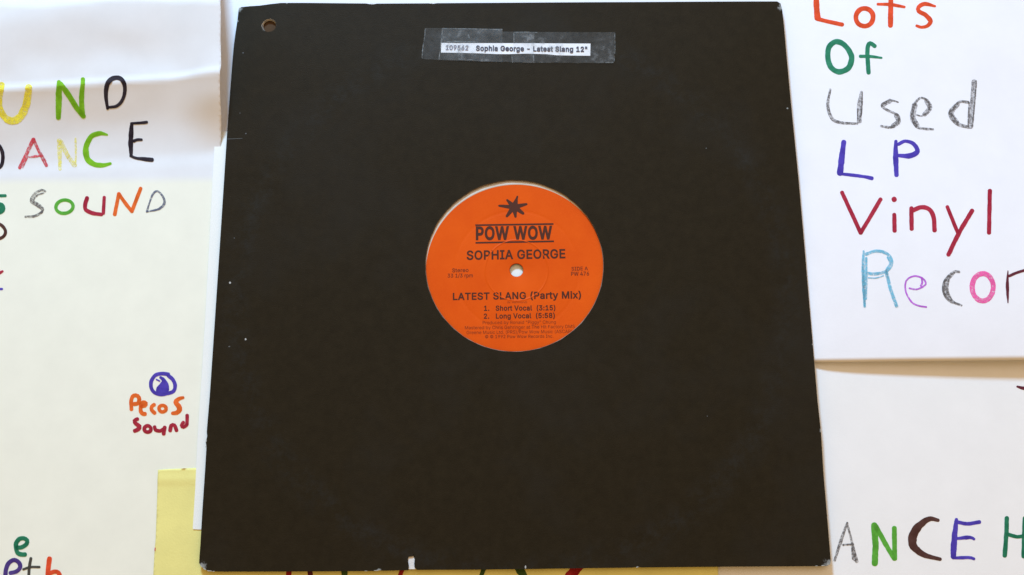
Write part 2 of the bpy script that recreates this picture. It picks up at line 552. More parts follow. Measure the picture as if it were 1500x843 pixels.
L('U', 'yellow', [((9, 9, 10, 12, 11, 10), [(2.5, 124), (-1, 140), (-1, 156), (6, 171), (17, 177.5), (29, 172), (36.5, 158), (40, 144), (42, 127.5)])])
L('N', 'lime green', [((6, 9, 9, 7), [(86.3, 120), (86, 145), (85.3, 173)]), ((8, 8, 7), [(88, 123), (99, 137), (112, 158), (122.5, 171)]), ((6, 7.5, 8), [(121.5, 116), (119.3, 144), (120.5, 168)])])
L('D', 'black', [((4, 5.5, 7, 7, 6, 5.5, 5, 4), [(157.5, 159.5), (155, 138), (158.5, 121), (167.5, 114.5), (178, 116.5), (183, 128.5), (179.7, 146), (171, 155.5), (159.5, 157.5)])])
L('D', 'black', [(5.5, [(-12, 208), (-2, 213), (3, 222), (4, 233), (1.5, 243), (-8, 250)])])
L('A', 'red', [((6, 5, 5), [(49, 204), (39, 225), (29, 246)]), ((5, 4, 5), [(49, 204), (58, 224), (68, 243)]), ((2, 4, 2), [(42.7, 230.5), (61, 228)]), (2, [(41, 229), (33, 246)]), (2, [(60, 224), (67, 236)])])
L('N', 'pale yellow', [((8, 6, 5), [(87, 206), (87.5, 228), (88, 248)]), ((7, 6, 7), [(89, 208), (99, 228), (109.5, 243)]), (3, [(110.5, 203), (111, 224), (110.5, 241)])])
L('C', 'lime green', [((3, 7, 7, 8, 9, 8, 7, 4), [(157, 197.6), (146, 195.5), (134, 200), (126, 215.7), (127.5, 231.7), (137, 240.5), (149.5, 242.5), (162, 239.7)])])
L('E', 'black', [((5, 7.5, 7, 5), [(193, 182), (191.5, 205), (192, 227)]), ((3.5, 4, 4.5), [(192, 181), (204, 180.5), (215, 179.3)]), ((5, 4), [(196, 206.8), (201, 205), (207.5, 205)]), ((4, 4, 6, 6), [(191, 228.5), (199, 231.8), (210, 233), (223, 234.5)])])
L('S', 'dark green', [(4.5, [(-10, 287), (8, 287)]), ((6, 9, 8), [(-8, 300), (2, 301), (3, 308), (-8, 313)])])
L('S', 'grey', [((3, 4, 4, 4, 4, 4, 4, 3), [(66.5, 280.5), (61, 278.7), (51, 284), (45.5, 295), (53, 300.5), (61, 306), (61, 311), (50, 317), (37, 317.8)]), (2.5, [(64, 283), (55, 286), (49, 294), (57, 299.5), (63.5, 307), (57, 314)])])
L('O', 'green', [(5, ell(94.3, 303, 12.6, 9.8, -8), 'c')])
L('U', 'crimson', [((6, 6, 6, 5), [(127.6, 290), (124.6, 300.5), (126, 308), (136.6, 312.6), (149, 314.5)]), (5, [(152.6, 289), (151.3, 313)])])
L('N', 'orange', [(5.5, [(168, 314.5), (174, 284)]), (5.3, [(174, 284), (183, 297), (193, 310)]), (5.3, [(193, 310), (206, 276)])])
L('D', 'blue grey', [((3, 2.5, 3, 3, 4, 3, 2.5), [(215, 310.5), (219, 297), (224, 284.5), (230.5, 280.2), (238, 287.3), (241, 297), (233.7, 306), (216, 310.3)]), (1.5, [(238, 301), (230, 307), (220, 309.5)])])
L('D', 'brown', [(4.8, [(-12, 325), (0, 329), (6.5, 335), (8, 341), (4, 347.5), (-8, 352)])])
L('pen stroke cut by the edge of the picture', 'crimson', [((7, 6, 3), [(-8, 400), (-1, 400), (4, 397.5)])], name='pen_stroke')
L('pen stroke cut by the edge of the picture', 'violet', [(3.4, [(-10, 424), (3, 423.5)])], name='pen_stroke')
L('round doodle of a ball', 'violet', [(5.5, [(247, 549), (237, 547.5), (227.5, 550), (221.5, 559), (221.5, 568), (226, 575), (235, 578), (246, 576.5), (254, 573.5), (256.5, 565), (253, 556), (246.5, 550.5)], 'c'),
                                       ((4, 6, 10), [(235, 553), (240, 558), (234, 570)]), ((5, 7, 9), [(238, 555), (243, 563), (243.5, 571)]), (8, [(231.5, 571.5), (243, 572.5)]), (2, [(229, 556), (234, 558.5)])], name='doodle')
def bolder(st, k=1.14):
    return [((tuple(w * k for w in q[0]) if isinstance(q[0], tuple) else q[0] * k),) + tuple(q[1:]) for q in st]
for ch, st in (('P', [((5, 5.5), [(192.4, 600), (192.4, 586), (195.7, 579.7), (201.6, 580.2), (204, 585.5), (202, 591), (196.5, 592)])]),
               ('e', [(5.2, [(206.5, 595.5), (212, 594.8), (213.6, 591), (209.6, 589.6), (206.3, 594), (206.3, 603), (209.3, 606.3), (212.6, 606.6)])]),
               ('c', [(5, [(226, 593), (222.3, 596), (222, 600.5), (226.6, 605.2)])]),
               ('o', [(4.6, ell(238, 598.8, 5.3, 4.8), 'c')]),
               ('S', [((4, 5, 6, 6, 7, 6, 4.5), [(268.4, 582.7), (262, 584.5), (257, 589.5), (261.5, 595), (262.8, 600.5), (259, 604.8), (252.5, 605.7)])])):
    L(ch, 'orange', bolder(st))
for ch, st in (('S', [((5, 5, 6, 5), [(201.5, 614), (196.8, 616.5), (199, 620.8), (204.3, 624.6), (202.3, 629), (197, 631.5)])]),
               ('o', [(4.8, ell(216.2, 628.6, 4.9, 4.6), 'c')]),
               ('u', [(4.8, [(226.4, 625.4), (228, 630.2), (234.6, 631.5), (239, 629)]), (5, [(241.2, 626), (239.6, 636)])]),
               ('n', [(5, [(249.2, 631.3), (250.8, 623.8), (255.4, 623.2), (258.6, 631)])]),
               ('d', [(4.6, [(274, 608.5), (273.8, 622)]), (4.4, [(268.7, 619), (265.6, 623.5), (268.5, 626.2), (273.5, 622.5)])])):
    L(ch, 'deep red', bolder(st))
L('e', 'dark green', [(6.5, [(25, 802.4), (31.8, 801.8), (38.6, 797), (39.6, 791.8), (34.4, 788.7), (27.9, 790), (23.6, 796), (23.5, 803), (25.8, 810), (30.5, 812.3), (36.8, 812.6)])])
L('p', 'purple', [((6, 6.5, 6), [(5, 866), (7.5, 846), (9.2, 832.3), (13.5, 824.3), (21, 820.7), (27.7, 824.5), (29.5, 831), (25, 837), (15, 839.7)])])
L('t', 'charcoal', [(4.3, [(45.2, 818), (42.8, 832), (41.3, 858)]), (3.5, [(34, 834.3), (45, 831), (58, 831)])])
L('h', 'orange red', [(7.2, [(72.4, 818), (70.6, 834), (69.3, 862)]), (6.5, [(71.7, 841), (80.7, 837.5), (87, 842), (88, 862)])])

# ------------------------------------------------------------------ yellow sheet
def z_yel(x, y):
    px, py = to_px(Vector((x, y, 0.0013)))
    c = 0.00035 * math.exp(-((py - 703) / 5.0) ** 2)
    return 0.00158 + c + 0.00018 * noise.noise(Vector((x * 40, y * 40, 2.2)))
zy = 0.00158
out = px_poly([(231.5, 688.5), (250, 687.2), (283, 685.8), (480, 680), (1048, 676), (1052, 843), (1056, 960), (221, 960), (224.5, 843), (226.5, 806), (228, 790)], zy)
v, f = sheet(out, [], z_yel, 0.00012, 0.002)
yel = thing('paper_sheet', P(640, 800, zy), 'yellow paper sheet sticking out under the lower left of the black sleeve', 'paper')
mesh_obj('sheet', v, f, M_YELLOW, yel, True)
L = lambda *a, **k: letter(yel, z_yel, *a, **k, name='pen_stroke')
L('pen stroke at the lower edge of the sleeve', 'dark red', [((9, 7), [(426, 815), (421, 858)])])
L('pen stroke at the lower edge of the sleeve', 'maroon', [((7, 8), [(452, 815), (456, 858)])])
L('pen stroke at the lower edge of the sleeve', 'olive green', [(9, [(504.5, 812), (504.5, 862)])])
L('slanting pen stroke', 'dark red', [(6.5, [(598, 815), (588, 838), (581, 862)])])
L('slanting pen stroke', 'olive green', [(6, [(720, 815), (708, 836), (700, 860)])])
L('slanting pen stroke', 'olive green', [((8, 12, 10), [(742, 815), (762, 836), (776, 862)])])
L('broad slanting pen stroke', 'dark red', [((10, 15, 14), [(866, 815), (842, 836), (826, 858)])])
L('small mark on the left edge', 'red', [(1.6, [(227.3, 803), (226.9, 807)])])

# ------------------------------------------------------------------ white card
zc = 0.0019
out_px = [(323, 193.2), (335, 192.5), (900, 185), (905, 768), (600, 770), (292, 776), (283, 775.5), (282.4, 774), (286, 715), (289.5, 640), (294, 575), (300.5, 470), (306.5, 360), (311.5, 262), (314.6, 206), (315.6, 200), (317.5, 196), (320, 194)]
out = px_poly(out_px, zc)
v, f = sheet(out, [], lambda x, y: zc, 0.00035, 0.008)
card = thing('paper_sheet', P(600, 480, zc), 'white card with a rounded corner, mostly hidden under the left side of the sleeve', 'card')
mesh_obj('sheet', v, f, M_CARD, card)

# ------------------------------------------------------------------ record sleeve
m, nt, b = new_mat('black_sleeve_board')
M_SLEEVE = m
n1 = noise_node(nt, 150, 8, 0.75)
r1 = ramp(nt, n1.outputs[0], [(0.3, (0.0182, 0.0130, 0.0064, 1)), (0.72, (0.0256, 0.0184, 0.0093, 1))])
tc = N(nt, 'ShaderNodeTexCoord')
n3 = noise_node(nt, 520, 6, 0.85)
n4 = noise_node(nt, 1500, 2, 0.7)
wear = None
SL = P(750, 420, 0.004)
corners = [((295.5, 831), 0.0042), ((1215, 828), 0.0046), ((350, 13), 0.0030), ((1145, 12), 0.0036), ((302, 640), 0.0014), ((301, 652), 0.0012), ((556, 836), 0.0016), ((420, 5), 0.0012), ((546, 5.5), 0.0012), ((348, 31), 0.0012), ((1153, 160), 0.0008), ((1202, 632), 0.0012), ((934, 831.5), 0.001), ((603, 836), 0.0020)]
for (cpx, cpy), rad in corners:
    c = P(cpx, cpy, 0.0035) - Vector(SL)
    vs = N(nt, 'ShaderNodeVectorMath', operation='SUBTRACT')
    nt.links.new(tc.outputs['Object'], vs.inputs[0])
    vs.inputs[1].default_value = (c.x, c.y, 0)
    ml = N(nt, 'ShaderNodeVectorMath', operation='MULTIPLY')
    nt.links.new(vs.outputs[0], ml.inputs[0])
    ml.inputs[1].default_value = (1, 1, 0)
    ln = N(nt, 'ShaderNodeVectorMath', operation='LENGTH')
    nt.links.new(ml.outputs[0], ln.inputs[0])
    mr = N(nt, 'ShaderNodeMapRange')
    mr.inputs['From Min'].default_value = rad
    mr.inputs['From Max'].default_value = 0.0
    mr.inputs['To Min'].default_value = 0.0
    mr.inputs['To Max'].default_value = 1.0
    nt.links.new(ln.outputs['Value'], mr.inputs['Value'])
    if wear is None:
        wear = mr.outputs[0]
    else:
        mxm = N(nt, 'ShaderNodeMath', operation='MAXIMUM')
        nt.links.new(wear, mxm.inputs[0])
        nt.links.new(mr.outputs[0], mxm.inputs[1])
        wear = mxm.outputs[0]
ad = N(nt, 'ShaderNodeMath', operation='MULTIPLY_ADD')     # wear + noise threshold
nt.links.new(wear, ad.inputs[0])
ad.inputs[1].default_value = 0.50
nt.links.new(n3.outputs[0], ad.inputs[2])
gate = N(nt, 'ShaderNodeMath', operation='GREATER_THAN')
nt.links.new(wear, gate.inputs[0])
gate.inputs[1].default_value = 0.01
rw = ramp(nt, ad.outputs[0], [(0.66, grey(0)), (0.84, grey(0.9))])
gm = N(nt, 'ShaderNodeMath', operation='MULTIPLY')
nt.links.new(rw.outputs[0], gm.inputs[0])
nt.links.new(gate.outputs[0], gm.inputs[1])
# rubbed, slightly bluish patches (ring wear and the worn corner)
n5 = noise_node(nt, 9, 5, 0.65)
rub = ramp(nt, n5.outputs[0], [(0.50, grey(0)), (0.78, grey(0.8))])
mixr = N(nt, 'ShaderNodeMixRGB')
nt.links.new(rub.outputs[0], mixr.inputs[0])
nt.links.new(r1.outputs[0], mixr.inputs[1])
mixr.inputs[2].default_value = (0.0245, 0.0205, 0.0150, 1)
# ring wear where the record inside has rubbed the board, and rubbed long edges
vs = N(nt, 'ShaderNodeVectorMath', operation='SUBTRACT')
nt.links.new(tc.outputs['Object'], vs.inputs[0])
vs.inputs[1].default_value = (0.0, 0.0, 0)
ml = N(nt, 'ShaderNodeVectorMath', operation='MULTIPLY')
nt.links.new(vs.outputs[0], ml.inputs[0])
ml.inputs[1].default_value = (1, 1, 0)
ln = N(nt, 'ShaderNodeVectorMath', operation='LENGTH')
nt.links.new(ml.outputs[0], ln.inputs[0])
rg = ramp(nt, ln.outputs['Value'], [(0.138, grey(0)), (0.147, grey(1)), (0.150, grey(0.6)), (0.160, grey(0))])
n6 = noise_node(nt, 90, 7, 0.8)
r6 = ramp(nt, n6.outputs[0], [(0.46, grey(0)), (0.72, grey(1.0))])
mg = N(nt, 'ShaderNodeMath', operation='MULTIPLY')
nt.links.new(rg.outputs[0], mg.inputs[0])
nt.links.new(r6.outputs[0], mg.inputs[1])
mixg = N(nt, 'ShaderNodeMixRGB')
nt.links.new(mg.outputs[0], mixg.inputs[0])
nt.links.new(mixr.outputs[0], mixg.inputs[1])
mixg.inputs[2].default_value = (0.0275, 0.0255, 0.0215, 1)
mixr = mixg
mixw = N(nt, 'ShaderNodeMixRGB')
nt.links.new(gm.outputs[0], mixw.inputs[0])
nt.links.new(mixr.outputs[0], mixw.inputs[1])
mixw.inputs[2].default_value = (0.30, 0.31, 0.30, 1)
nt.links.new(mixw.outputs[0], b.inputs['Base Color'])
b.inputs['Roughness'].default_value = 0.55
b.inputs['Specular IOR Level'].default_value = 0.05
bp = N(nt, 'ShaderNodeBump')
bp.inputs['Strength'].default_value = 0.35
bp.inputs['Distance'].default_value = 0.0003
nt.links.new(n4.outputs[0], bp.inputs['Height'])
nt.links.new(bp.outputs[0], b.inputs['Normal'])

out_px = [(342.6, 66), (345, 48), (348, 29), (349.5, 14), (353, 10.8), (366, 9.4), (380, 8.6), (396, 6.3), (412, 4.6), (470, 4.8), (536, 5.4), (545, 7), (552, 5.6), (628, 5.2), (634, 5.9), (640, 5),
          (700, 4.6), (860, 3.6), (1000, 2.9), (1120, 2.4), (1138.5, 2.4), (1143.5, 5.5), (1145.8, 14), (1148.2, 36), (1152, 80), (1158.5, 150), (1169.5, 260), (1179, 368), (1188.5, 480), (1197.3, 585), (1202.5, 632), (1206, 690), (1217, 822), (1216, 827), (1211, 829.6),
          (1190, 829.8), (1060, 830.5), (940, 831.6), (932, 831), (926, 831.9), (860, 832.6), (770, 834), (690, 834.9), (640, 835), (610.5, 835.2), (609.3, 833.2), (607.5, 832), (606.8, 826), (607.6, 819), (606.3, 811.5), (604.7, 815.2), (598.2, 816), (597.3, 820), (598.8, 829), (598, 835.6),
          (560, 836.4), (556, 835.6), (548, 836.8), (480, 837.3), (380, 837.7), (320, 837.7), (306, 836.8), (299, 833.6), (293.8, 829.5), (291.7, 825),
          (292.2, 815), (293.4, 800), (296.6, 745), (300.3, 690), (302.4, 655), (301.3, 648), (303.3, 640), (302.9, 632), (307.2, 580), (314, 480), (320.3, 385), (326.5, 290), (332.6, 195), (337.4, 130)]
ZB, ZE, ZM = 0.00205, 0.0043, 0.0047
HALF = 0.1575
def z_front(x, y):
    d = min(HALF - abs(x), HALF - abs(y))
    d = max(0.0, d)
    t = sm(d / 0.045)
    z = ZE + (ZM - ZE) * t + 0.00012 * noise.noise(Vector((x * 18, y * 18, 4.4)))
    # crease of the dog-eared top left corner
    q = (x + HALF) + (HALF - y)
    z -= 0.0011 * (1 - sm(q / 0.045))
    return z
outw = [on(x, y, z_front) for x, y in out_px]
outw = [(p.x, p.y) for p in outw]
# big centre hole through front and back, and the drilled hole near the top left corner
def circle(c, r, n, jit=0.0):
    o = []
    for i in range(n):
        a = 2 * math.pi * i / n
        rr = r + jit * noise.noise(Vector((math.cos(a) * 9, math.sin(a) * 9, 2.0))) + jit * 0.6 * noise.noise(Vector((math.cos(a) * 40, math.sin(a) * 40, 7.0)))
        o.append((c[0] + rr * math.cos(a), c[1] + rr * math.sin(a)))
    return o
hl, hr_, ht, hb = (P(*q, ZM) for q in ((623.3, 390), (884.3, 390), (754, 264.2), (754, 515.6)))
HC = ((hl.x + hr_.x) / 2, (ht.y + hb.y) / 2)
HR = ((hr_.x - hl.x) + (ht.y - hb.y)) / 4
print('hole', HC, HR, (hr_.x - hl.x) / 2, (ht.y - hb.y) / 2)
CH = on(394.5, 38.3, z_front)
CHR = (on(404.5, 38, z_front).x - on(384.6, 38, z_front).x) / 2
sleeve = thing('record_sleeve', SL, 'worn black cardboard record sleeve with a round centre opening and a drilled corner hole', 'record sleeve')
v, f = sheet(outw, [circle(HC, HR, 144, 0.00025), circle(CH, CHR, 40, 0.0003)], z_front, 0.0006, 0.005)
front = mesh_obj('front_panel', v, f, M_SLEEVE, sleeve, True)
bpy.context.view_layer.objects.active = front
mod = front.modifiers.new('edge', 'EDGE_SPLIT')
mod.split_angle = math.radians(40)
def z_back(x, y):
    return ZB + 0.0005
sh = [(x * 0.9985, y * 0.9985) for x, y in outw]
v, f = sheet(sh, [circle(HC, HR, 96), circle((CH.x, CH.y), CHR, 32)], z_back, 0.0005, 0.012)
mesh_obj('back_panel', v, f, M_SLEEVE, sleeve, False)
# closed spine wall on left, right and bottom between the two panels
V, Fc = [], []
n = len(outw)
for i, (x, y) in enumerate(outw):
    V.append((x * 0.999, y * 0.999, ZB + 0.0005))
    V.append((x * 0.999, y * 0.999, z_front(x, y) - 0.0006))
for i in range(n):
    j = (i + 1) % n
    x0, y0 = outw[i]
    Fc.append((i * 2, i * 2 + 1, j * 2 + 1, j * 2))
mesh_obj('spine', V, Fc, M_SLEEVE, sleeve)
# raw cut edges
def ring(c, r0, z0, r1, z1, n, jit, seed):
    V, Fc = [], []
    for i in range(n):
        a = 2 * math.pi * i / n
        j0 = jit * noise.noise(Vector((math.cos(a) * 13, math.sin(a) * 13, seed))) + jit * 0.7 * noise.noise(Vector((math.cos(a) * 60, math.sin(a) * 60, seed)))
        for rr, z in ((r0 + j0, z0), ((r0 + r1) / 2 + j0 * 0.6, (z0 + z1) / 2 + 0.00005), (r1, z1)):
            V.append((c[0] + rr * math.cos(a), c[1] + rr * math.sin(a), z))
    for i in range(n):
        j = (i + 1) % n
        for k in range(2):
            Fc.append((i * 3 + k, i * 3 + k + 1, j * 3 + k + 1, j * 3 + k))
    return V, Fc
V, Fc = ring(HC, HR + 0.00012, ZM + 0.00004, HR - 0.00025, ZM - 0.0006, 220, 0.00028, 6.0)
M_RAW2 = paper_mat('grubby_cut_edge', (0.27, 0.215, 0.165, 1), 0.5, 0.9, 0.4)
mesh_obj('opening_edge', V, Fc, M_RAW2, sleeve)
V, Fc = ring((CH.x, CH.y), CHR + 0.00045, CH.z + 0.00005, CHR - 0.00025, CH.z - 0.0007, 60, 0.0005, 3.0)
mesh_obj('hole_edge', V, Fc, M_RAW, sleeve)
M_KRAFT = paper_mat('kraft_inside', (0.085, 0.045, 0.02, 1), 0.3, 0.9)
V, Fc = ring((CH.x, CH.y), CHR - 0.0001, CH.z - 0.0006, CHR + 0.0004, ZB + 0.0004, 40, 0.0001, 4.0)
mesh_obj('hole_wall', V, Fc, M_KRAFT, sleeve)
V = [(CH.x + 0.0052 * math.cos(i * math.pi / 10), CH.y + 0.0052 * math.sin(i * math.pi / 10), ZB + 0.00056) for i in range(20)]
mesh_obj('inner_board', V, [tuple(range(20))], M_KRAFT, sleeve, label='brown inside of the sleeve seen through the drilled hole')

# small white flecks, scratch and torn patch
def flat_patch(name, pts, mat, parent, dz, zf=z_front, label=None):
    V = [on(x, y, zf, dz) for x, y in pts]
    return mesh_obj(name, V, [tuple(reversed(range(len(V))))] if True else [], mat, parent, label=label)
def fix_up(o):
    me = o.data
    if me.polygons and me.polygons[0].normal.z < 0:
        me.flip_normals()
    return o
m, nt, b = new_mat('white_fleck')
b.inputs['Base Color'].default_value = (0.42, 0.42, 0.40, 1)
b.inputs['Roughness'].default_value = 0.8
M_FLECK = m
m, nt, b = new_mat('dim_fleck')
b.inputs['Base Color'].default_value = (0.085, 0.085, 0.08, 1)
b.inputs['Roughness'].default_value = 0.8
M_DIM = m
for (x, y, rx, ry, mt) in ((336.8, 414.5, 1.5, 1.6, M_FLECK), (359.6, 497.3, 1.3, 1.6, M_FLECK), (769.8, 831, 1.3, 2.4, M_FLECK), (356, 77.8, 1.2, 1.0, M_DIM), (360.2, 196, 1.1, 1.1, M_DIM),
                           (351.5, 166, 0.8, 0.8, M_DIM), (343.3, 349, 0.7, 0.9, M_DIM), (336, 508, 1.5, 1.0, M_DIM), (1034.5, 217.5, 0.9, 0.9, M_DIM), (1036, 610, 0.8, 0.8, M_DIM)):
    pts = [(x + rx * math.cos(a) * (1 + 0.2 * random.uniform(-1, 1)), y + ry * math.sin(a)) for a in [i * math.pi / 4 for i in range(8)]]
    fix_up(flat_patch('fleck', pts, mt, sleeve, 0.00012))
fix_up(flat_patch('scratch', [(333, 203.6), (344, 203.2), (355, 202.8), (355, 203.4), (344, 204), (333, 204.4)], M_DIM, sleeve, 0.00012))
M_CHIP = paper_mat('frayed_fibre', (0.46, 0.46, 0.42, 1), 0.4, 0.95, 0.5)
for (x, y, lx, ly, ang) in ((300, 834.2, 3.2, 0.9, 35), (307, 836.6, 4.0, 0.7, 8), (313, 837.3, 2.0, 0.6, 0), (295.3, 829.5, 2.2, 0.8, 60), (302.3, 646, 0.8, 2.4, 0), (301.6, 655, 0.6, 1.8, 0), (551, 836.0, 4.0, 0.6, 0), (536, 836.6, 2.2, 0.5, 0),
                            (1206, 828.6, 3.6, 0.7, -6), (1213, 826.8, 1.6, 1.5, 0), (1196, 829.2, 2.4, 0.5, 0), (933, 831.0, 1.4, 0.9, 0), (350.5, 13.5, 0.9, 2.0, 15), (545, 6.3, 3.0, 0.6, 0), (632, 5.4, 2.2, 0.5, 0), (1144.6, 12, 0.8, 2.6, -6), (1201.6, 630, 0.6, 2.0, -5), (1190, 505, 0.5, 1.2, 0)):
    ca, sa = math.cos(math.radians(ang)), math.sin(math.radians(ang))
    pts = []
    for i in range(10):
        a = i * math.pi / 5
        k = random.uniform(0.55, 1.25)
        u, w = lx * math.cos(a) * k, ly * math.sin(a) * k
        pts.append((x + u * ca - w * sa, y + u * sa + w * ca))
    fix_up(flat_patch('frayed_chip', pts, M_CHIP, sleeve, 0.00014))
# torn notch in the lower edge: pale paper core showing inside the bite
fix_up(flat_patch('torn_notch', [(596.6, 834), (597, 818), (598.5, 815), (605, 814.2), (607.5, 820), (607, 831), (610, 834)], paper_mat('torn_paper_core', (0.82, 0.80, 0.78, 1), 0.3, 0.9, 0.5), sleeve, -0.0006))

# clear tape and the title strip
m, nt, b = new_mat('clear_tape')
n1 = noise_node(nt, 260, 5, 0.7)
n2 = noise_node(nt, 40, 3, 0.6)
mm = N(nt, 'ShaderNodeMath', operation='MULTIPLY')
nt.links.new(n1.outputs[0], mm.inputs[0])
nt.links.new(n2.outputs[0], mm.inputs[1])
al = ramp(nt, mm.outputs[0], [(0.15, grey(0.025)), (0.30, grey(0.055)), (0.42, grey(0.20))])
tr = N(nt, 'ShaderNodeBsdfTransparent')
mx = N(nt, 'ShaderNodeMixShader')
b.inputs['Base Color'].default_value = (0.37, 0.39, 0.40, 1)
b.inputs['Roughness'].default_value = 0.35
b.inputs['Specular IOR Level'].default_value = 0.5
nt.links.new(al.outputs[0], mx.inputs[0])
nt.links.new(tr.outputs[0], mx.inputs[1])
nt.links.new(b.outputs[0], mx.inputs[2])
nt.links.new(mx.outputs[0], nt.nodes['Material Output'].inputs['Surface'])
M_TAPE = m
m, nt, b = new_mat('tape_edge')
n1 = noise_node(nt, 500, 3, 0.7)
al = ramp(nt, n1.outputs[0], [(0.38, grey(0.0)), (0.68, grey(0.40))])
tr = N(nt, 'ShaderNodeBsdfTransparent')
mx = N(nt, 'ShaderNodeMixShader')
b.inputs['Base Color'].default_value = (0.42, 0.46, 0.47, 1)
nt.links.new(al.outputs[0], mx.inputs[0])
nt.links.new(tr.outputs[0], mx.inputs[1])
nt.links.new(b.outputs[0], mx.inputs[2])
nt.links.new(mx.outputs[0], nt.nodes['Material Output'].inputs['Surface'])
M_TEDGE = m

def patch_px(name, pts, mat, parent, dz, th, label=None, step=0.003):
    w = [on(x, y, z_front, dz) for x, y in pts]
    w = [(p.x, p.y) for p in w]
    v, f = sheet(w, [], lambda x, y: z_front(x, y) + dz, th, step)
    if th == 0:
        pass
    return mesh_obj(name, v, f, mat, parent, label=label)
strip_pts = [(646.4, 63.2), (700, 63.5), (760, 63.6), (865, 64.2), (864.6, 82), (845, 81.8), (815, 81.3), (800, 79.6), (770, 78.9), (745, 79.6), (728, 79.6), (700, 78.4), (670, 77.6), (646, 77.3)]
strip = patch_px('title_strip', strip_pts, M_STRIP, sleeve, 0.00012, 0.0001)
def rag(p0, p1, n, amp, seed):
    a, c = Vector(p0), Vector(p1)
    d = (c - a).normalized()
    nn = Vector((-d.y, d.x))
    return [tuple(a.lerp(c, i / n) + nn * amp * noise.noise(Vector((i * 0.9, seed, 0.3))) * 2) for i in range(n + 1)]
tapeA = [(623.2, 41.3), (736, 42.4), (736, 91.2), (680, 89.4)] + rag((645, 88.4), (618, 86.2), 4, 0.6, 2) + rag((617.5, 84), (622.5, 46), 14, 1.3, 5)
tapeB = rag((648, 41.9), (735.8, 42.6), 8, 0.15, 1) + [(736.2, 46.5), (783, 47.2)] + rag((782, 92), (700, 90.2), 12, 0.6, 9) + [(642.8, 87.4)] + rag((642.8, 87), (647.8, 44), 8, 0.5, 6)
tapeC = rag((752.4, 47), (901, 47.6), 10, 0.3, 3) + rag((901.4, 50), (899.3, 91), 14, 0.9, 8) + rag((898, 92.6), (750, 91.8), 14, 0.6, 4)
for i, t in enumerate((tapeA, tapeB, tapeC)):
    patch_px('tape_strip', t, M_TAPE, sleeve, 0.00046 + 0.00006 * i, 0.00002)
def thin(p, w, i):
    V, Fc = [], []
    stroke_mesh(smooth_line(p, False), w, False, z_front, 0.00066 + 0.000012 * i, i * 1.7, V, Fc)
    mesh_obj('tape_edge', V, Fc, M_TEDGE, sleeve)
for i, (w, p) in enumerate(((1.2, [(648, 42), (690, 42.6), (735.6, 44)]), (1.3, [(648, 43), (646.5, 60), (643, 87)]), (1.0, [(752.5, 48), (753, 62)]), (1.2, [(752.5, 47.6), (770, 47.3), (787, 48)]),
                            (1.0, [(749.5, 81), (750.8, 92)]), (1.2, [(781.5, 82), (782.2, 92)]), (1.0, [(623, 42), (622, 55), (619.5, 70), (618, 86)]), (1.1, [(900.6, 50), (901, 70), (899.6, 90)]),
                            (1.2, [(683, 88), (692, 87.6)]), (1.6, [(686, 51), (687.5, 56)]), (1.2, [(672, 86.8), (683, 87.2)]), (1.2, [(887, 92), (898, 91.6)]), (1.3, [(655, 61.5), (672, 61), (700, 62)]))):
    thin(p, w, i)

# printed text -------------------------------------------------------
def ink(name, c, a=1.0):
    m, nt, b = new_mat(name)
    b.inputs['Base Color'].default_value = c
    b.inputs['Roughness'].default_value = 0.6
    b.inputs['Specular IOR Level'].default_value = 0.2
    if a < 1:
        tr = N(nt, 'ShaderNodeBsdfTransparent')
        mx = N(nt, 'ShaderNodeMixShader')
        mx.inputs[0].default_value = a
        nt.links.new(tr.outputs[0], mx.inputs[1])
        nt.links.new(b.outputs[0], mx.inputs[2])
        nt.links.new(mx.outputs[0], nt.nodes['Material Output'].inputs['Surface'])
    return m
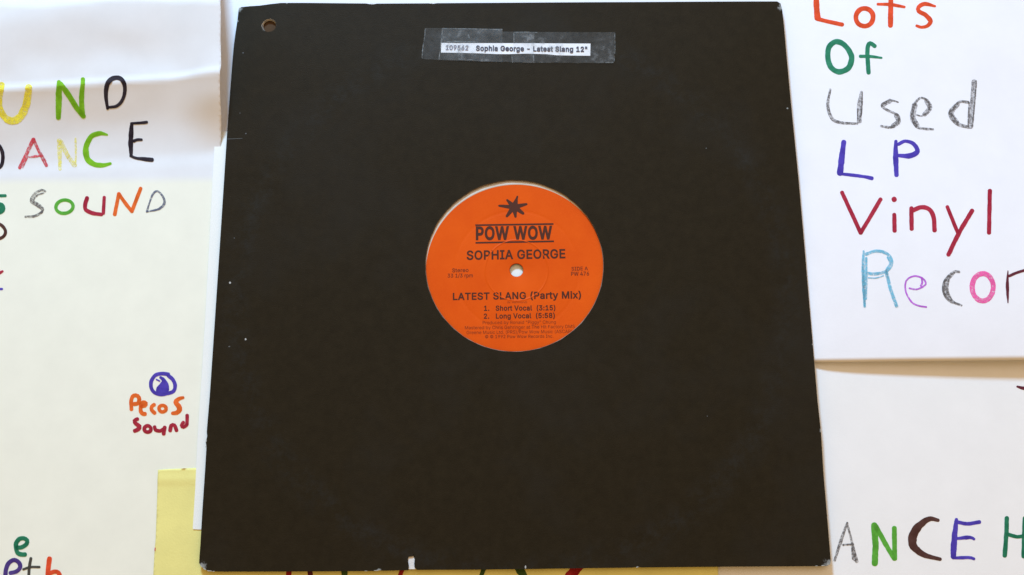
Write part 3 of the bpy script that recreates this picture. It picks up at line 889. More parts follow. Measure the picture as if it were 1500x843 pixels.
# outlines of a plain grotesque alphabet (advance width, closed contours), thousandths of an em
GLYPHS = {
' ': (188, []),
'"': (321, [[[78,318],[70,509],[136,509],[128,318]],[[193,318],[185,509],[250,509],[243,318]]]),
'(': (273, [[[89,207],[90,244],[94,283],[101,324],[109,364],[119,403],[132,441],[145,477],[160,510],[177,539],[236,539],[219,503],[204,466],[191,428],[179,390],[169,351],[161,313],[156,276],[152,241],[151,207],[152,176],[155,145],[160,115],[167,83],[177,50],[188,16],[202,-19],[218,-57],[236,-96],[177,-96],[150,-46],[128,4],[111,55],[99,106],[92,156]]]),
')': (273, [[[37,-96],[56,-56],[72,-18],[86,18],[97,52],[106,85],[113,116],[118,147],[121,177],[122,207],[121,241],[117,276],[112,313],[104,351],[94,390],[82,428],[69,466],[54,503],[37,539],[97,539],[113,510],[128,477],[142,441],[154,403],[164,364],[173,323],[179,283],[183,244],[184,207],[182,156],[174,104],[161,53],[144,3],[123,-47],[97,-96]]]),
'-': (453, [[[337,244],[337,188],[114,188],[114,244]]]),
'.': (188, [[[95,-4],[83,-3],[73,1],[63,9],[55,18],[51,29],[50,41],[51,53],[55,64],[63,73],[73,81],[83,85],[95,87],[107,85],[118,81],[128,73],[135,64],[140,53],[141,41],[140,29],[135,18],[128,9],[118,1],[107,-3]]]),
'/': (249, [[[235,533],[71,-76],[14,-76],[178,533]]]),
'0': (453, [[[227,-7],[191,-3],[158,7],[130,24],[105,48],[85,77],[69,113],[57,155],[50,202],[48,254],[50,306],[57,353],[69,395],[85,431],[106,461],[130,484],[159,502],[191,512],[227,516],[262,512],[295,502],[323,484],[348,461],[368,431],[384,395],[396,353],[403,306],[405,254],[403,202],[396,155],[384,113],[368,77],[348,48],[323,24],[295,7],[263,-3]],[[227,50],[250,52],[271,60],[290,74],[306,92],[320,116],[330,144],[338,176],[342,213],[344,254],[342,295],[338,332],[330,365],[320,393],[306,416],[290,435],[271,449],[250,457],[227,460],[203,457],[182,449],[163,435],[147,416],[134,393],[123,365],[115,332],[111,295],[109,254],[111,213],[115,176],[123,144],[134,116],[147,92],[163,74],[182,60],[203,52]]]),
'1': (453, [[[76,0],[76,55],[391,55],[391,0]],[[276,509],[276,0],[212,0],[212,448],[209,448],[86,358],[86,427],[198,509]]]),
'2': (453, [[[64,0],[64,47],[234,229],[252,248],[268,266],[282,282],[294,298],[303,312],[311,327],[316,341],[319,356],[320,371],[319,389],[315,405],[308,419],[298,431],[287,441],[273,449],[258,455],[241,458],[224,460],[205,458],[188,454],[172,447],[159,438],[148,427],[139,413],[132,398],[128,381],[127,362],[66,362],[68,391],[75,418],[86,442],[102,464],[121,482],[143,496],[168,507],[196,513],[225,516],[254,513],[281,507],[306,497],[328,482],[346,465],[361,445],[372,423],[379,398],[381,372],[380,354],[377,336],[371,318],[363,299],[351,280],[336,259],[317,235],[294,209],[267,180],[153,60],[153,57],[389,57],[389,0]]]),
'3': (453, [[[218,-7],[188,-5],[159,1],[133,10],[108,22],[88,38],[70,57],[57,79],[48,104],[44,132],[109,132],[112,115],[118,100],[126,87],[137,76],[150,66],[165,59],[182,54],[200,51],[219,50],[239,51],[258,55],[275,61],[291,69],[304,80],[315,93],[323,108],[328,125],[329,145],[328,163],[323,180],[316,196],[306,211],[292,223],[275,234],[254,241],[229,246],[201,248],[157,248],[157,299],[288,448],[288,452],[70,452],[70,509],[372,509],[372,461],[211,278],[211,289],[247,290],[279,286],[308,276],[333,262],[354,244],[371,222],[383,198],[391,173],[393,145],[390,116],[383,90],[370,66],[354,45],[333,27],[309,12],[281,2],[251,-5]]]),
'4': (453, [[[40,105],[40,158],[247,509],[311,509],[109,166],[109,163],[413,163],[413,105]],[[282,0],[282,121],[282,146],[282,318],[343,318],[343,0]]]),
'5': (453, [[[221,-7],[192,-5],[165,1],[140,11],[118,25],[99,41],[83,60],[71,82],[63,105],[60,130],[122,130],[125,115],[130,102],[138,89],[148,78],[160,68],[173,60],[188,54],[204,51],[221,50],[241,51],[259,56],[276,64],[291,75],[304,89],[314,104],[322,122],[326,141],[328,162],[326,183],[321,203],[314,221],[303,237],[290,251],[275,262],[257,270],[238,275],[218,277],[201,276],[184,273],[167,268],[152,262],[139,255],[128,246],[67,253],[96,509],[366,509],[366,452],[151,452],[134,301],[136,301],[148,311],[162,318],[178,325],[194,330],[212,333],[229,334],[252,332],[274,328],[294,321],[313,311],[330,299],[345,285],[358,269],[370,251],[379,231],[386,210],[390,187],[391,163],[388,132],[381,102],[369,76],[352,52],[332,32],[309,15],[282,3],[253,-4]]]),
'6': (453, [[[226,-7],[196,-4],[168,3],[142,15],[119,31],[100,51],[84,74],[73,101],[66,130],[64,162],[65,187],[71,212],[80,239],[93,268],[112,302],[137,340],[252,509],[322,509],[151,261],[145,261],[151,270],[157,279],[165,288],[174,295],[184,302],[196,307],[208,311],[221,313],[235,314],[265,312],[291,305],[316,295],[337,280],[355,262],[370,240],[380,215],[387,187],[389,157],[387,127],[379,98],[368,73],[352,50],[333,30],[310,14],[284,3],[257,-4]],[[226,48],[245,50],[263,55],[279,63],[293,73],[304,86],[314,101],[322,119],[326,137],[327,157],[326,178],[322,196],[314,213],[304,228],[293,241],[279,251],[263,259],[245,264],[226,265],[207,264],[190,259],[174,252],[160,241],[148,229],[138,214],[131,197],[126,179],[125,158],[126,138],[131,119],[138,102],[148,86],[160,73],[174,63],[190,55],[207,50]]]),
'7': (453, [[[97,0],[323,448],[323,452],[62,452],[62,509],[391,509],[391,449],[165,0]]]),
'8': (453, [[[226,-7],[193,-5],[163,1],[136,11],[111,25],[91,42],[74,62],[62,84],[54,109],[52,135],[53,156],[58,176],[65,195],[75,212],[87,228],[101,241],[117,252],[134,260],[153,265],[153,267],[129,276],[109,289],[93,308],[80,330],[73,354],[70,380],[73,405],[79,429],[90,450],[106,469],[124,485],[146,498],[170,508],[197,514],[226,516],[255,514],[282,508],[306,498],[328,485],[346,469],[361,450],[373,429],[379,405],[382,380],[379,354],[372,330],[359,308],[343,289],[323,276],[300,267],[300,265],[319,260],[335,252],[351,241],[365,228],[377,212],[387,195],[395,176],[399,156],[401,135],[398,109],[391,84],[378,62],[362,42],[341,25],[317,11],[289,1],[259,-5]],[[226,49],[248,50],[267,54],[285,60],[300,69],[313,79],[323,91],[331,106],[335,121],[337,139],[335,157],[330,173],[322,189],[312,202],[298,213],[283,223],[265,230],[247,234],[226,235],[206,234],[187,230],[169,223],[154,213],[140,202],[130,189],[122,173],[117,157],[115,139],[117,121],[121,106],[129,91],[139,79],[152,69],[167,60],[185,54],[205,50]],[[226,290],[244,291],[260,294],[274,300],[287,308],[298,318],[307,330],[314,344],[318,359],[319,376],[318,392],[314,407],[308,420],[299,432],[288,442],[275,449],[260,455],[244,459],[226,460],[208,459],[192,455],[177,449],[164,442],[153,432],[145,420],[138,407],[134,392],[133,376],[134,359],[138,344],[145,330],[154,318],[165,308],[178,300],[193,294],[209,291]]]),
'9': (453, [[[226,516],[256,513],[285,506],[310,494],[333,478],[352,458],[368,434],[380,408],[387,378],[389,347],[387,322],[382,296],[373,270],[359,240],[340,207],[315,168],[200,0],[130,0],[301,248],[307,248],[302,238],[295,229],[287,221],[278,214],[268,207],[257,202],[245,198],[232,195],[218,195],[188,197],[161,203],[137,214],[116,229],[98,247],[83,269],[72,294],[66,321],[64,352],[66,382],[73,411],[85,436],[101,459],[120,479],[143,494],[168,506],[196,513]],[[226,460],[207,459],[190,454],[174,446],[160,435],[148,423],[138,407],[131,390],[127,372],[125,352],[127,331],[131,313],[138,295],[148,280],[160,268],[174,257],[190,250],[207,245],[226,243],[245,245],[263,249],[279,257],[293,267],[305,280],[314,295],[322,312],[326,330],[327,350],[326,371],[322,390],[314,407],[305,422],[293,435],[279,446],[263,454],[245,459]]]),
':': (188, [[[95,-4],[83,-3],[73,1],[63,9],[55,18],[51,29],[50,41],[51,53],[55,64],[63,73],[73,81],[83,85],[95,87],[107,85],[118,81],[128,73],[135,64],[140,53],[141,41],[140,29],[135,18],[128,9],[118,1],[107,-3]],[[95,271],[83,272],[73,277],[63,284],[55,294],[51,304],[50,316],[51,328],[55,339],[63,349],[73,356],[83,360],[95,362],[107,360],[118,356],[128,349],[135,339],[140,328],[141,316],[140,304],[135,294],[128,284],[118,277],[107,272]]]),
'A': (479, [[[16,0],[201,509],[276,509],[463,0],[395,0],[287,302],[280,323],[272,346],[264,372],[255,402],[244,438],[232,478],[245,478],[233,437],[222,402],[213,371],[204,345],[197,322],[191,302],[85,0]],[[110,142],[110,199],[370,199],[370,142]]]),
'C': (510, [[[267,-7],[225,-3],[186,7],[150,25],[119,49],[92,79],[70,115],[53,157],[44,203],[40,254],[44,305],[53,352],[70,393],[92,429],[119,459],[150,484],[186,501],[225,512],[267,516],[293,514],[317,511],[340,504],[362,496],[383,485],[402,471],[419,456],[435,438],[448,418],[459,397],[467,373],[473,348],[408,348],[404,365],[397,380],[389,395],[380,407],[369,418],[357,428],[344,437],[330,444],[315,449],[300,453],[284,455],[267,456],[237,453],[209,445],[184,432],[161,414],[141,391],[125,364],[113,332],[106,295],[103,254],[106,213],[113,177],[125,145],[141,117],[161,94],[184,76],[210,63],[237,56],[267,53],[284,54],[300,56],[315,60],[330,65],[344,72],[357,81],[369,90],[380,102],[389,114],[397,128],[404,144],[408,160],[473,160],[467,135],[459,112],[448,91],[435,71],[420,53],[402,38],[383,24],[363,13],[341,5],[317,-2],[293,-6]]]),
'D': (502, [[[219,0],[96,0],[96,57],[215,57],[254,60],[288,68],[318,81],[343,99],[363,122],[379,149],[390,181],[397,216],[399,255],[397,294],[390,329],[379,361],[364,388],[344,410],[320,428],[291,441],[258,449],[221,452],[93,452],[93,509],[225,509],[273,505],[315,495],[353,478],[385,455],[412,426],[433,391],[449,351],[458,306],[462,255],[458,205],[449,159],[433,119],[411,83],[384,54],[351,31],[312,14],[268,3]],[[125,509],[125,0],[60,0],[60,509]]]),
'E': (418, [[[60,0],[60,509],[372,509],[372,452],[125,452],[125,286],[355,286],[355,229],[125,229],[125,57],[375,57],[375,0]]]),
'F': (410, [[[60,0],[60,509],[369,509],[369,452],[125,452],[125,278],[346,278],[346,221],[125,221],[125,0]]]),
'G': (520, [[[269,-7],[225,-3],[185,7],[149,25],[118,49],[91,79],[69,116],[53,157],[43,203],[40,254],[43,305],[53,352],[69,393],[91,429],[117,459],[149,484],[184,501],[223,512],[265,516],[291,514],[316,510],[340,504],[363,494],[384,483],[403,469],[421,453],[436,436],[449,416],[460,395],[468,373],[474,349],[408,349],[402,365],[395,379],[387,393],[378,406],[368,417],[356,427],[344,436],[330,443],[315,448],[300,453],[283,455],[265,456],[236,453],[209,445],[183,432],[160,414],[141,392],[125,364],[113,332],[106,295],[103,254],[106,213],[113,177],[125,145],[141,117],[161,95],[184,76],[210,63],[238,56],[269,53],[296,55],[322,61],[345,71],[365,85],[382,102],[396,123],[407,147],[413,173],[415,202],[434,199],[283,199],[283,256],[478,256],[478,200],[475,160],[466,124],[451,91],[431,62],[406,38],[377,19],[344,5],[308,-4]]]),
'H': (517, [[[60,0],[60,509],[125,509],[125,289],[392,289],[392,509],[457,509],[457,0],[392,0],[392,232],[125,232],[125,0]]]),
'I': (300, [[[31,0],[31,57],[118,57],[118,452],[31,452],[31,509],[269,509],[269,452],[183,452],[183,57],[269,57],[269,0]]]),
'L': (393, [[[60,0],[60,509],[125,509],[125,57],[361,57],[361,0]]]),
'M': (628, [[[60,0],[60,509],[152,509],[277,187],[287,159],[299,123],[311,84],[322,49],[307,49],[318,83],[330,121],[342,158],[352,187],[476,509],[568,509],[568,0],[504,0],[504,291],[504,327],[505,369],[506,413],[507,457],[513,457],[508,441],[503,425],[498,409],[482,363],[467,322],[456,291],[342,0],[286,0],[170,291],[159,321],[145,361],[129,408],[112,457],[119,457],[120,416],[121,372],[122,328],[122,291],[122,0]]]),
'N': (523, [[[60,0],[60,509],[136,509],[343,183],[349,174],[355,163],[363,151],[371,137],[379,122],[388,107],[396,90],[405,73],[414,55],[405,54],[403,72],[402,90],[401,108],[400,126],[399,142],[399,157],[399,195],[399,509],[463,509],[463,0],[387,0],[202,290],[177,331],[168,346],[159,363],[148,381],[108,452],[119,454],[122,384],[124,328],[125,291],[125,0]]]),
'O': (533, [[[267,-7],[225,-3],[186,7],[150,25],[119,49],[92,79],[70,115],[53,157],[44,203],[40,254],[44,305],[53,352],[70,393],[92,429],[119,459],[150,484],[186,501],[225,512],[267,516],[309,512],[348,501],[384,484],[415,459],[442,429],[464,393],[480,352],[490,305],[493,254],[490,203],[480,157],[464,115],[442,79],[415,49],[384,25],[348,7],[309,-3]],[[267,53],[296,55],[324,63],[349,76],[372,94],[392,116],[408,144],[420,176],[428,213],[430,254],[428,295],[420,332],[408,365],[392,392],[372,415],[349,433],[324,446],[296,453],[267,456],[237,453],[210,445],[184,433],[161,415],[142,392],[125,364],[113,332],[106,295],[103,254],[106,213],[113,176],[125,144],[142,117],[161,94],[184,76],[210,63],[237,55]]]),
'P': (444, [[[60,0],[60,509],[235,509],[272,506],[305,499],[332,487],[356,471],[375,452],[390,430],[400,404],[407,377],[409,348],[407,318],[400,291],[390,265],[375,243],[356,223],[332,207],[305,195],[272,188],[235,186],[109,186],[109,242],[233,242],[257,244],[279,248],[297,256],[312,266],[324,279],[333,294],[339,310],[343,328],[344,348],[343,367],[339,385],[333,402],[324,416],[312,428],[297,439],[279,446],[257,451],[232,452],[125,452],[125,0]]]),
'R': (449, [[[60,0],[60,509],[236,509],[273,506],[305,500],[333,489],[356,473],[376,455],[390,433],[401,408],[407,381],[409,352],[407,323],[401,296],[390,271],[376,250],[356,232],[333,217],[305,206],[273,200],[236,198],[96,198],[96,255],[234,255],[258,256],[280,260],[298,267],[313,276],[325,287],[334,300],[340,316],[344,333],[345,352],[344,371],[340,389],[334,405],[325,419],[313,430],[298,440],[279,446],[258,451],[233,452],[125,452],[125,0]],[[353,0],[230,229],[303,229],[428,0]]]),
'S': (446, [[[224,-9],[188,-7],[156,-1],[128,9],[102,23],[81,40],[64,60],[51,83],[42,109],[38,137],[104,137],[108,118],[114,102],[123,88],[136,76],[150,66],[166,59],[185,53],[204,50],[224,49],[246,50],[267,54],[286,60],[303,69],[317,79],[329,92],[338,106],[344,122],[346,139],[344,154],[340,168],[332,179],[322,189],[310,197],[296,205],[280,211],[263,217],[245,222],[184,239],[145,253],[112,269],[86,289],[67,313],[56,341],[52,372],[54,400],[62,425],[75,448],[92,468],[113,484],[138,498],[165,508],[195,514],[227,516],[259,514],[289,508],[316,498],[340,484],[360,468],[377,449],[390,427],[398,403],[401,378],[337,378],[332,402],[320,421],[302,437],[280,449],[254,456],[225,459],[204,457],[185,454],[167,448],[152,440],[139,430],[129,418],[121,405],[117,391],[115,376],[117,359],[122,345],[131,334],[142,324],[155,315],[169,308],[184,302],[198,297],[212,293],[264,279],[279,275],[295,270],[312,264],[328,256],[344,248],[359,238],[372,226],[384,213],[395,198],[402,180],[407,161],[408,139],[406,112],[399,87],[386,64],[370,43],[349,25],[323,11],[294,0],[261,-7]]]),
'T': (448, [[[32,452],[32,509],[417,509],[417,452],[257,452],[257,0],[193,0],[193,452]]]),
'V': (479, [[[204,0],[16,509],[84,509],[192,206],[199,187],[207,164],[215,137],[225,106],[236,71],[248,31],[235,31],[247,71],[257,107],[267,138],[276,165],[283,187],[290,206],[395,509],[463,509],[278,0]]]),
'W': (686, [[[155,0],[16,509],[82,509],[163,196],[167,179],[172,162],[175,145],[187,94],[190,76],[194,58],[197,40],[189,40],[193,58],[196,76],[200,94],[203,111],[207,128],[211,145],[224,196],[306,509],[380,509],[462,196],[466,179],[470,162],[474,145],[486,94],[490,76],[494,58],[497,40],[488,40],[492,58],[495,76],[499,94],[503,111],[506,128],[510,145],[523,196],[603,509],[670,509],[530,0],[455,0],[368,323],[362,345],[357,368],[351,391],[346,417],[341,445],[336,475],[350,475],[345,446],[340,420],[335,395],[330,371],[324,347],[318,323],[230,0]]]),
'a': (389, [[[160,-9],[137,-7],[115,-3],[94,5],[76,15],[60,29],[48,45],[38,63],[32,84],[30,108],[32,128],[36,146],[43,161],[53,174],[64,184],[78,193],[92,200],[108,206],[125,211],[143,214],[161,217],[178,220],[234,227],[247,229],[257,231],[265,235],[271,240],[274,246],[276,255],[276,257],[275,272],[272,285],[267,297],[260,307],[251,315],[240,322],[227,327],[212,330],[196,331],[178,330],[163,327],[149,322],[137,316],[127,309],[118,301],[110,292],[104,283],[100,274],[41,291],[51,313],[64,331],[79,346],[95,358],[114,368],[133,375],[153,380],[173,383],[194,384],[208,384],[223,382],[239,379],[255,375],[271,369],[286,360],[300,350],[312,336],[322,320],[330,301],[335,278],[337,251],[337,0],[277,0],[277,52],[272,52],[267,43],[260,34],[252,25],[242,16],[229,8],[215,1],[199,-4],[181,-7]],[[170,45],[192,47],[211,51],[228,59],[242,68],[254,80],[263,93],[270,108],[274,122],[276,138],[276,190],[272,187],[267,184],[259,182],[251,180],[241,178],[231,176],[200,171],[175,168],[161,166],[147,163],[134,159],[122,153],[112,147],[103,139],[97,130],[93,118],[92,105],[93,93],[96,82],[102,72],[109,64],[119,57],[130,52],[142,48],[156,46]]]),
'b': (424, [[[229,-8],[208,-7],[189,-3],[172,4],[159,12],[147,21],[138,31],[130,41],[123,50],[118,59],[112,59],[112,0],[53,0],[53,509],[114,509],[114,319],[118,319],[123,327],[130,336],[137,346],[147,355],[158,364],[171,373],[188,379],[207,383],[229,384],[259,382],[287,374],[313,361],[335,342],[354,320],[370,293],[381,261],[388,227],[390,189],[388,151],[381,116],[370,84],[355,57],[336,34],[313,16],[288,3],[260,-6]],[[220,47],[242,49],[262,55],[279,66],[294,80],[306,97],[316,117],[323,139],[327,163],[328,189],[327,215],[323,239],[316,261],[307,281],[295,298],[280,311],[262,322],[243,328],[220,330],[198,328],[178,322],[161,312],[147,299],[134,282],[125,263],[118,241],[114,216],[113,189],[114,162],[118,138],[125,115],[135,95],[147,78],[162,65],[179,55],[198,49]]]),
'c': (396, [[[207,-8],[174,-5],[144,3],[117,16],[93,35],[72,58],[56,85],[44,116],[37,150],[34,187],[37,225],[44,260],[56,291],[72,318],[93,341],[117,360],[144,374],[174,382],[207,384],[226,384],[243,381],[260,377],[276,371],[291,364],[305,356],[318,346],[330,335],[340,322],[349,308],[356,293],[362,277],[303,262],[300,272],[295,281],[290,289],[284,297],[278,304],[270,311],[261,316],[252,321],[242,325],[231,328],[220,329],[207,330],[184,328],[163,321],[145,310],[130,296],[118,278],[108,258],[102,236],[98,212],[96,187],[98,163],[102,139],[108,117],[118,97],[130,80],[145,66],[163,55],[184,49],[207,46],[220,47],[232,49],[243,52],[253,55],[262,60],[271,66],[279,73],[285,80],[292,89],[297,98],[301,107],[304,117],[363,102],[357,86],[350,70],[341,56],[331,43],[319,32],[306,21],[292,12],[277,5],[261,-1],[244,-5],[226,-7]]]),
'd': (424, [[[195,-8],[165,-6],[137,3],[111,16],[89,34],[70,57],[55,84],[43,116],[36,151],[34,189],[36,227],[43,261],[55,293],[70,320],[89,342],[112,361],[137,374],[165,382],[196,384],[218,383],[237,379],[253,373],[267,364],[278,355],[287,346],[295,336],[301,327],[306,319],[311,319],[311,509],[372,509],[372,0],[313,0],[313,59],[307,59],[301,50],[295,41],[287,31],[277,21],[266,12],[252,4],[236,-3],[217,-7]],[[205,47],[226,49],[246,55],[263,65],[278,78],[290,95],[299,115],[306,138],[310,162],[312,189],[310,216],[306,241],[300,263],[290,282],[278,299],[263,312],[246,322],[227,328],[205,330],[182,328],[162,322],[145,311],[130,298],[118,281],[108,261],[102,239],[98,215],[96,189],[98,163],[102,139],[109,117],[118,97],[130,80],[145,66],[162,55],[182,49]]]),
'e': (404, [[[212,-8],[177,-5],[145,3],[117,16],[92,35],[72,58],[56,85],[44,116],[37,150],[34,187],[36,224],[44,258],[55,290],[71,317],[91,340],[115,359],[142,373],[172,382],[205,384],[226,383],[246,380],[266,374],[285,366],[303,355],[319,341],[334,324],[347,305],[357,282],[365,256],[370,227],[371,194],[371,169],[75,169],[75,221],[338,221],[310,202],[308,226],[304,248],[298,269],[288,286],[277,301],[263,314],[246,323],[227,328],[205,330],[183,328],[164,323],[146,313],[131,301],[119,286],[109,270],[102,251],[97,231],[96,211],[96,178],[98,151],[102,127],[110,106],[121,88],[135,73],[151,61],[169,53],[190,48],[212,46],[227,47],[241,49],[254,53],[265,58],[276,65],[285,73],[294,82],[300,93],[306,105],[365,91],[358,72],[348,55],[335,39],[320,26],[302,14],[283,4],[261,-3],[237,-7]]]),
'g': (425, [[[207,-151],[180,-149],[156,-146],[134,-140],[114,-132],[97,-122],[82,-110],[70,-97],[59,-84],[51,-69],[101,-41],[107,-49],[114,-57],[122,-66],[131,-74],[142,-82],[154,-88],[169,-93],[187,-96],[207,-97],[236,-95],[261,-87],[282,-75],[298,-58],[308,-34],[311,-6],[311,68],[306,68],[301,60],[294,51],[287,41],[277,32],[266,23],[252,16],[236,10],[217,6],[195,5],[165,7],[138,14],[113,27],[90,43],[71,65],[55,90],[43,120],[36,154],[34,191],[36,229],[43,263],[55,293],[71,320],[90,342],[112,361],[138,374],[166,382],[196,384],[218,383],[237,379],[253,373],[267,365],[279,356],[288,346],[296,336],[302,327],[308,319],[313,319],[313,379],[372,379],[372,-9],[370,-40],[363,-67],[350,-90],[334,-109],[314,-124],[291,-136],[265,-144],[237,-149]],[[205,59],[227,61],[246,66],[264,75],[278,87],[290,103],[300,121],[307,142],[311,166],[312,193],[311,219],[307,242],[300,264],[291,283],[279,299],[264,312],[247,322],[227,328],[205,330],[182,328],[163,322],[145,312],[130,298],[118,282],[109,262],[102,241],[98,218],[96,193],[98,167],[102,144],[109,123],[118,104],[131,88],[145,76],[163,66],[183,61]]]),
'h': (410, [[[114,227],[114,0],[53,0],[53,509],[114,509],[114,287],[102,287],[116,319],[132,344],[152,362],[175,374],[200,382],[227,384],[252,383],[275,377],[295,369],[313,356],[328,340],[341,321],[350,298],[355,271],[357,240],[357,0],[296,0],[296,235],[293,263],[286,286],[273,304],[256,318],[235,326],[210,329],[192,328],[176,324],[161,317],[147,308],[136,297],[126,283],[119,266],[115,248]]]),
'i': (166, [[[53,0],[53,379],[114,379],[114,0]],[[84,443],[73,444],[63,448],[54,455],[47,463],[43,472],[41,483],[43,494],[47,504],[54,512],[63,518],[73,522],[84,524],[95,522],[105,518],[114,512],[121,504],[125,494],[126,483],[125,472],[121,463],[114,455],[105,448],[95,444]]]),
'l': (189, [[[139,-2],[112,0],[91,8],[74,20],[62,37],[55,59],[53,84],[53,509],[114,509],[114,99],[114,83],[117,71],[120,62],[126,57],[135,53],[146,52],[160,53],[170,54],[181,3],[162,-1],[154,-2],[147,-2]]]),
'm': (610, [[[53,0],[53,379],[112,379],[112,295],[108,295],[114,314],[122,331],[132,346],[144,358],[158,368],[172,376],[187,382],[203,385],[219,386],[245,383],[268,375],[287,361],[303,342],[314,320],[321,295],[312,295],[318,312],[326,329],[337,343],[350,356],[364,366],[381,375],[398,381],[417,385],[437,386],[458,385],[478,380],[497,372],[514,361],[529,346],[541,328],[550,307],[555,283],[557,255],[557,0],[496,0],[496,254],[493,279],[485,298],[473,313],[456,323],[438,329],[419,330],[402,329],[387,326],[374,320],[363,312],[353,302],[345,290],[340,277],[336,263],[335,247],[335,0],[274,0],[274,260],[272,280],[265,297],[253,311],[238,322],[220,328],[199,330],[185,329],[171,326],[158,320],[145,312],[135,302],[126,289],[119,274],[115,257],[114,238],[114,0]]]),
'n': (410, [[[114,227],[114,0],[53,0],[53,379],[112,379],[112,287],[102,287],[116,319],[132,344],[152,362],[175,374],[200,382],[227,384],[252,383],[275,377],[295,369],[313,356],[328,340],[341,321],[350,298],[355,271],[357,240],[357,0],[296,0],[296,235],[293,263],[286,286],[273,304],[256,318],[235,326],[210,329],[192,328],[176,324],[161,317],[147,308],[136,297],[126,283],[119,266],[115,248]]]),
'o': (415, [[[207,-8],[174,-5],[144,3],[117,16],[93,35],[72,58],[56,85],[44,116],[37,150],[34,187],[37,225],[44,260],[56,291],[72,318],[93,341],[117,360],[144,374],[174,382],[207,384],[241,382],[271,374],[299,360],[323,341],[343,318],[359,291],[371,260],[379,225],[381,187],[379,150],[371,116],[359,85],[343,58],[323,35],[299,16],[271,3],[241,-5]],[[207,46],[231,49],[252,55],[270,66],[285,80],[298,97],[307,117],[314,139],[318,163],[319,187],[318,212],[314,236],[307,258],[298,278],[285,296],[270,310],[252,321],[231,328],[207,330],[184,328],[163,321],[145,310],[130,296],[118,278],[108,258],[102,236],[98,212],[96,187],[98,163],[102,139],[108,117],[118,97],[130,80],[145,66],[163,55],[184,49]]]),
'p': (424, [[[53,-143],[53,379],[112,379],[112,319],[118,319],[123,327],[130,336],[137,346],[147,355],[158,364],[171,373],[188,379],[207,383],[229,384],[259,382],[287,374],[313,361],[335,342],[354,320],[370,293],[381,261],[388,227],[390,189],[388,151],[381,116],[370,84],[355,57],[336,34],[313,16],[288,3],[260,-6],[229,-8],[208,-7],[189,-3],[173,4],[159,12],[147,21],[138,31],[130,41],[124,50],[118,59],[114,59],[114,-143]],[[220,47],[242,49],[262,55],[279,66],[294,80],[306,97],[316,117],[323,139],[327,163],[328,189],[327,215],[323,239],[316,261],[307,281],[295,298],[280,311],[262,322],[243,328],[220,330],[198,328],[178,322],[161,312],[147,299],[134,282],[125,263],[118,241],[114,216],[113,189],[114,162],[118,138],[125,115],[135,95],[147,78],[162,65],[179,55],[198,49]]]),
'r': (259, [[[53,0],[53,379],[112,379],[112,321],[115,321],[124,339],[137,354],[152,367],[171,377],[191,383],[213,385],[229,384],[243,384],[243,322],[230,324],[223,325],[215,326],[207,326],[190,324],[174,321],[159,315],[146,306],[135,296],[126,284],[119,269],[115,254],[114,237],[114,0]]]),
's': (365, [[[182,-8],[157,-7],[133,-3],[112,3],[93,12],[76,24],[62,38],[50,54],[41,73],[36,94],[94,107],[101,87],[111,72],[124,60],[141,52],[160,47],[181,45],[206,47],[227,53],[244,62],[258,74],[265,88],[268,103],[266,115],[262,126],[254,136],[243,144],[229,150],[212,155],[149,170],[118,180],[92,192],[72,208],[58,227],[50,249],[47,274],[49,295],[55,314],[65,332],[79,347],[95,360],[115,370],[137,378],[161,383],[187,384],[212,383],[234,379],[254,372],[271,363],[286,352],[299,339],[309,324],[318,308],[324,290],[268,277],[262,291],[254,304],[243,316],[228,325],[210,331],[187,333],[166,331],[147,326],[131,317],[119,305],[111,292],[109,277],[110,264],[115,253],[124,243],[136,235],[152,229],[172,223],[229,209],[261,200],[287,187],[306,171],[320,153],[328,131],[331,107],[329,85],[323,65],[312,47],[298,31],[281,18],[260,6],[236,-2],[210,-7]]]),
't': (227, [[[204,379],[204,327],[6,327],[6,379]],[[65,471],[126,471],[126,98],[127,83],[130,70],[136,61],[144,55],[156,51],[170,50],[185,51],[202,54],[213,2],[207,0],[200,-2],[192,-3],[184,-3],[176,-4],[168,-4],[138,-1],[113,7],[92,21],[77,41],[68,64],[65,93]]]),
'u': (410, [[[182,-5],[158,-3],[135,2],[115,11],[97,23],[82,39],[69,59],[60,82],[54,109],[53,139],[53,379],[114,379],[114,144],[116,117],[124,94],[137,75],[154,61],[175,53],[200,50],[218,51],[234,55],[249,62],[263,71],[274,83],[283,97],[290,113],[295,132],[296,153],[296,379],[357,379],[357,0],[298,0],[298,92],[307,92],[294,60],[277,35],[257,17],[234,5],[209,-3]]]),
'w': (567, [[[138,0],[23,379],[87,379],[133,214],[140,190],[147,164],[154,137],[161,107],[168,75],[175,41],[165,41],[172,74],[179,105],[186,135],[192,163],[199,189],[206,214],[252,379],[316,379],[362,214],[368,189],[375,163],[382,136],[388,106],[395,75],[402,41],[391,41],[399,75],[406,106],[413,135],[420,163],[427,189],[434,214],[480,379],[545,379],[429,0],[368,0],[319,172],[305,225],[300,243],[295,262],[291,280],[277,338],[291,338],[277,280],[263,225],[258,207],[253,189],[248,172],[199,0]]]),
'x': (378, [[[21,0],[171,218],[171,171],[29,379],[100,379],[147,306],[159,287],[170,270],[179,253],[188,237],[198,221],[207,206],[175,206],[185,221],[194,237],[202,253],[211,270],[222,287],[233,306],[282,379],[352,379],[209,169],[209,214],[358,0],[287,0],[231,85],[219,103],[209,120],[200,136],[191,152],[182,167],[173,182],[205,182],[195,167],[187,152],[178,136],[170,120],[160,103],[148,85],[91,0]]]),
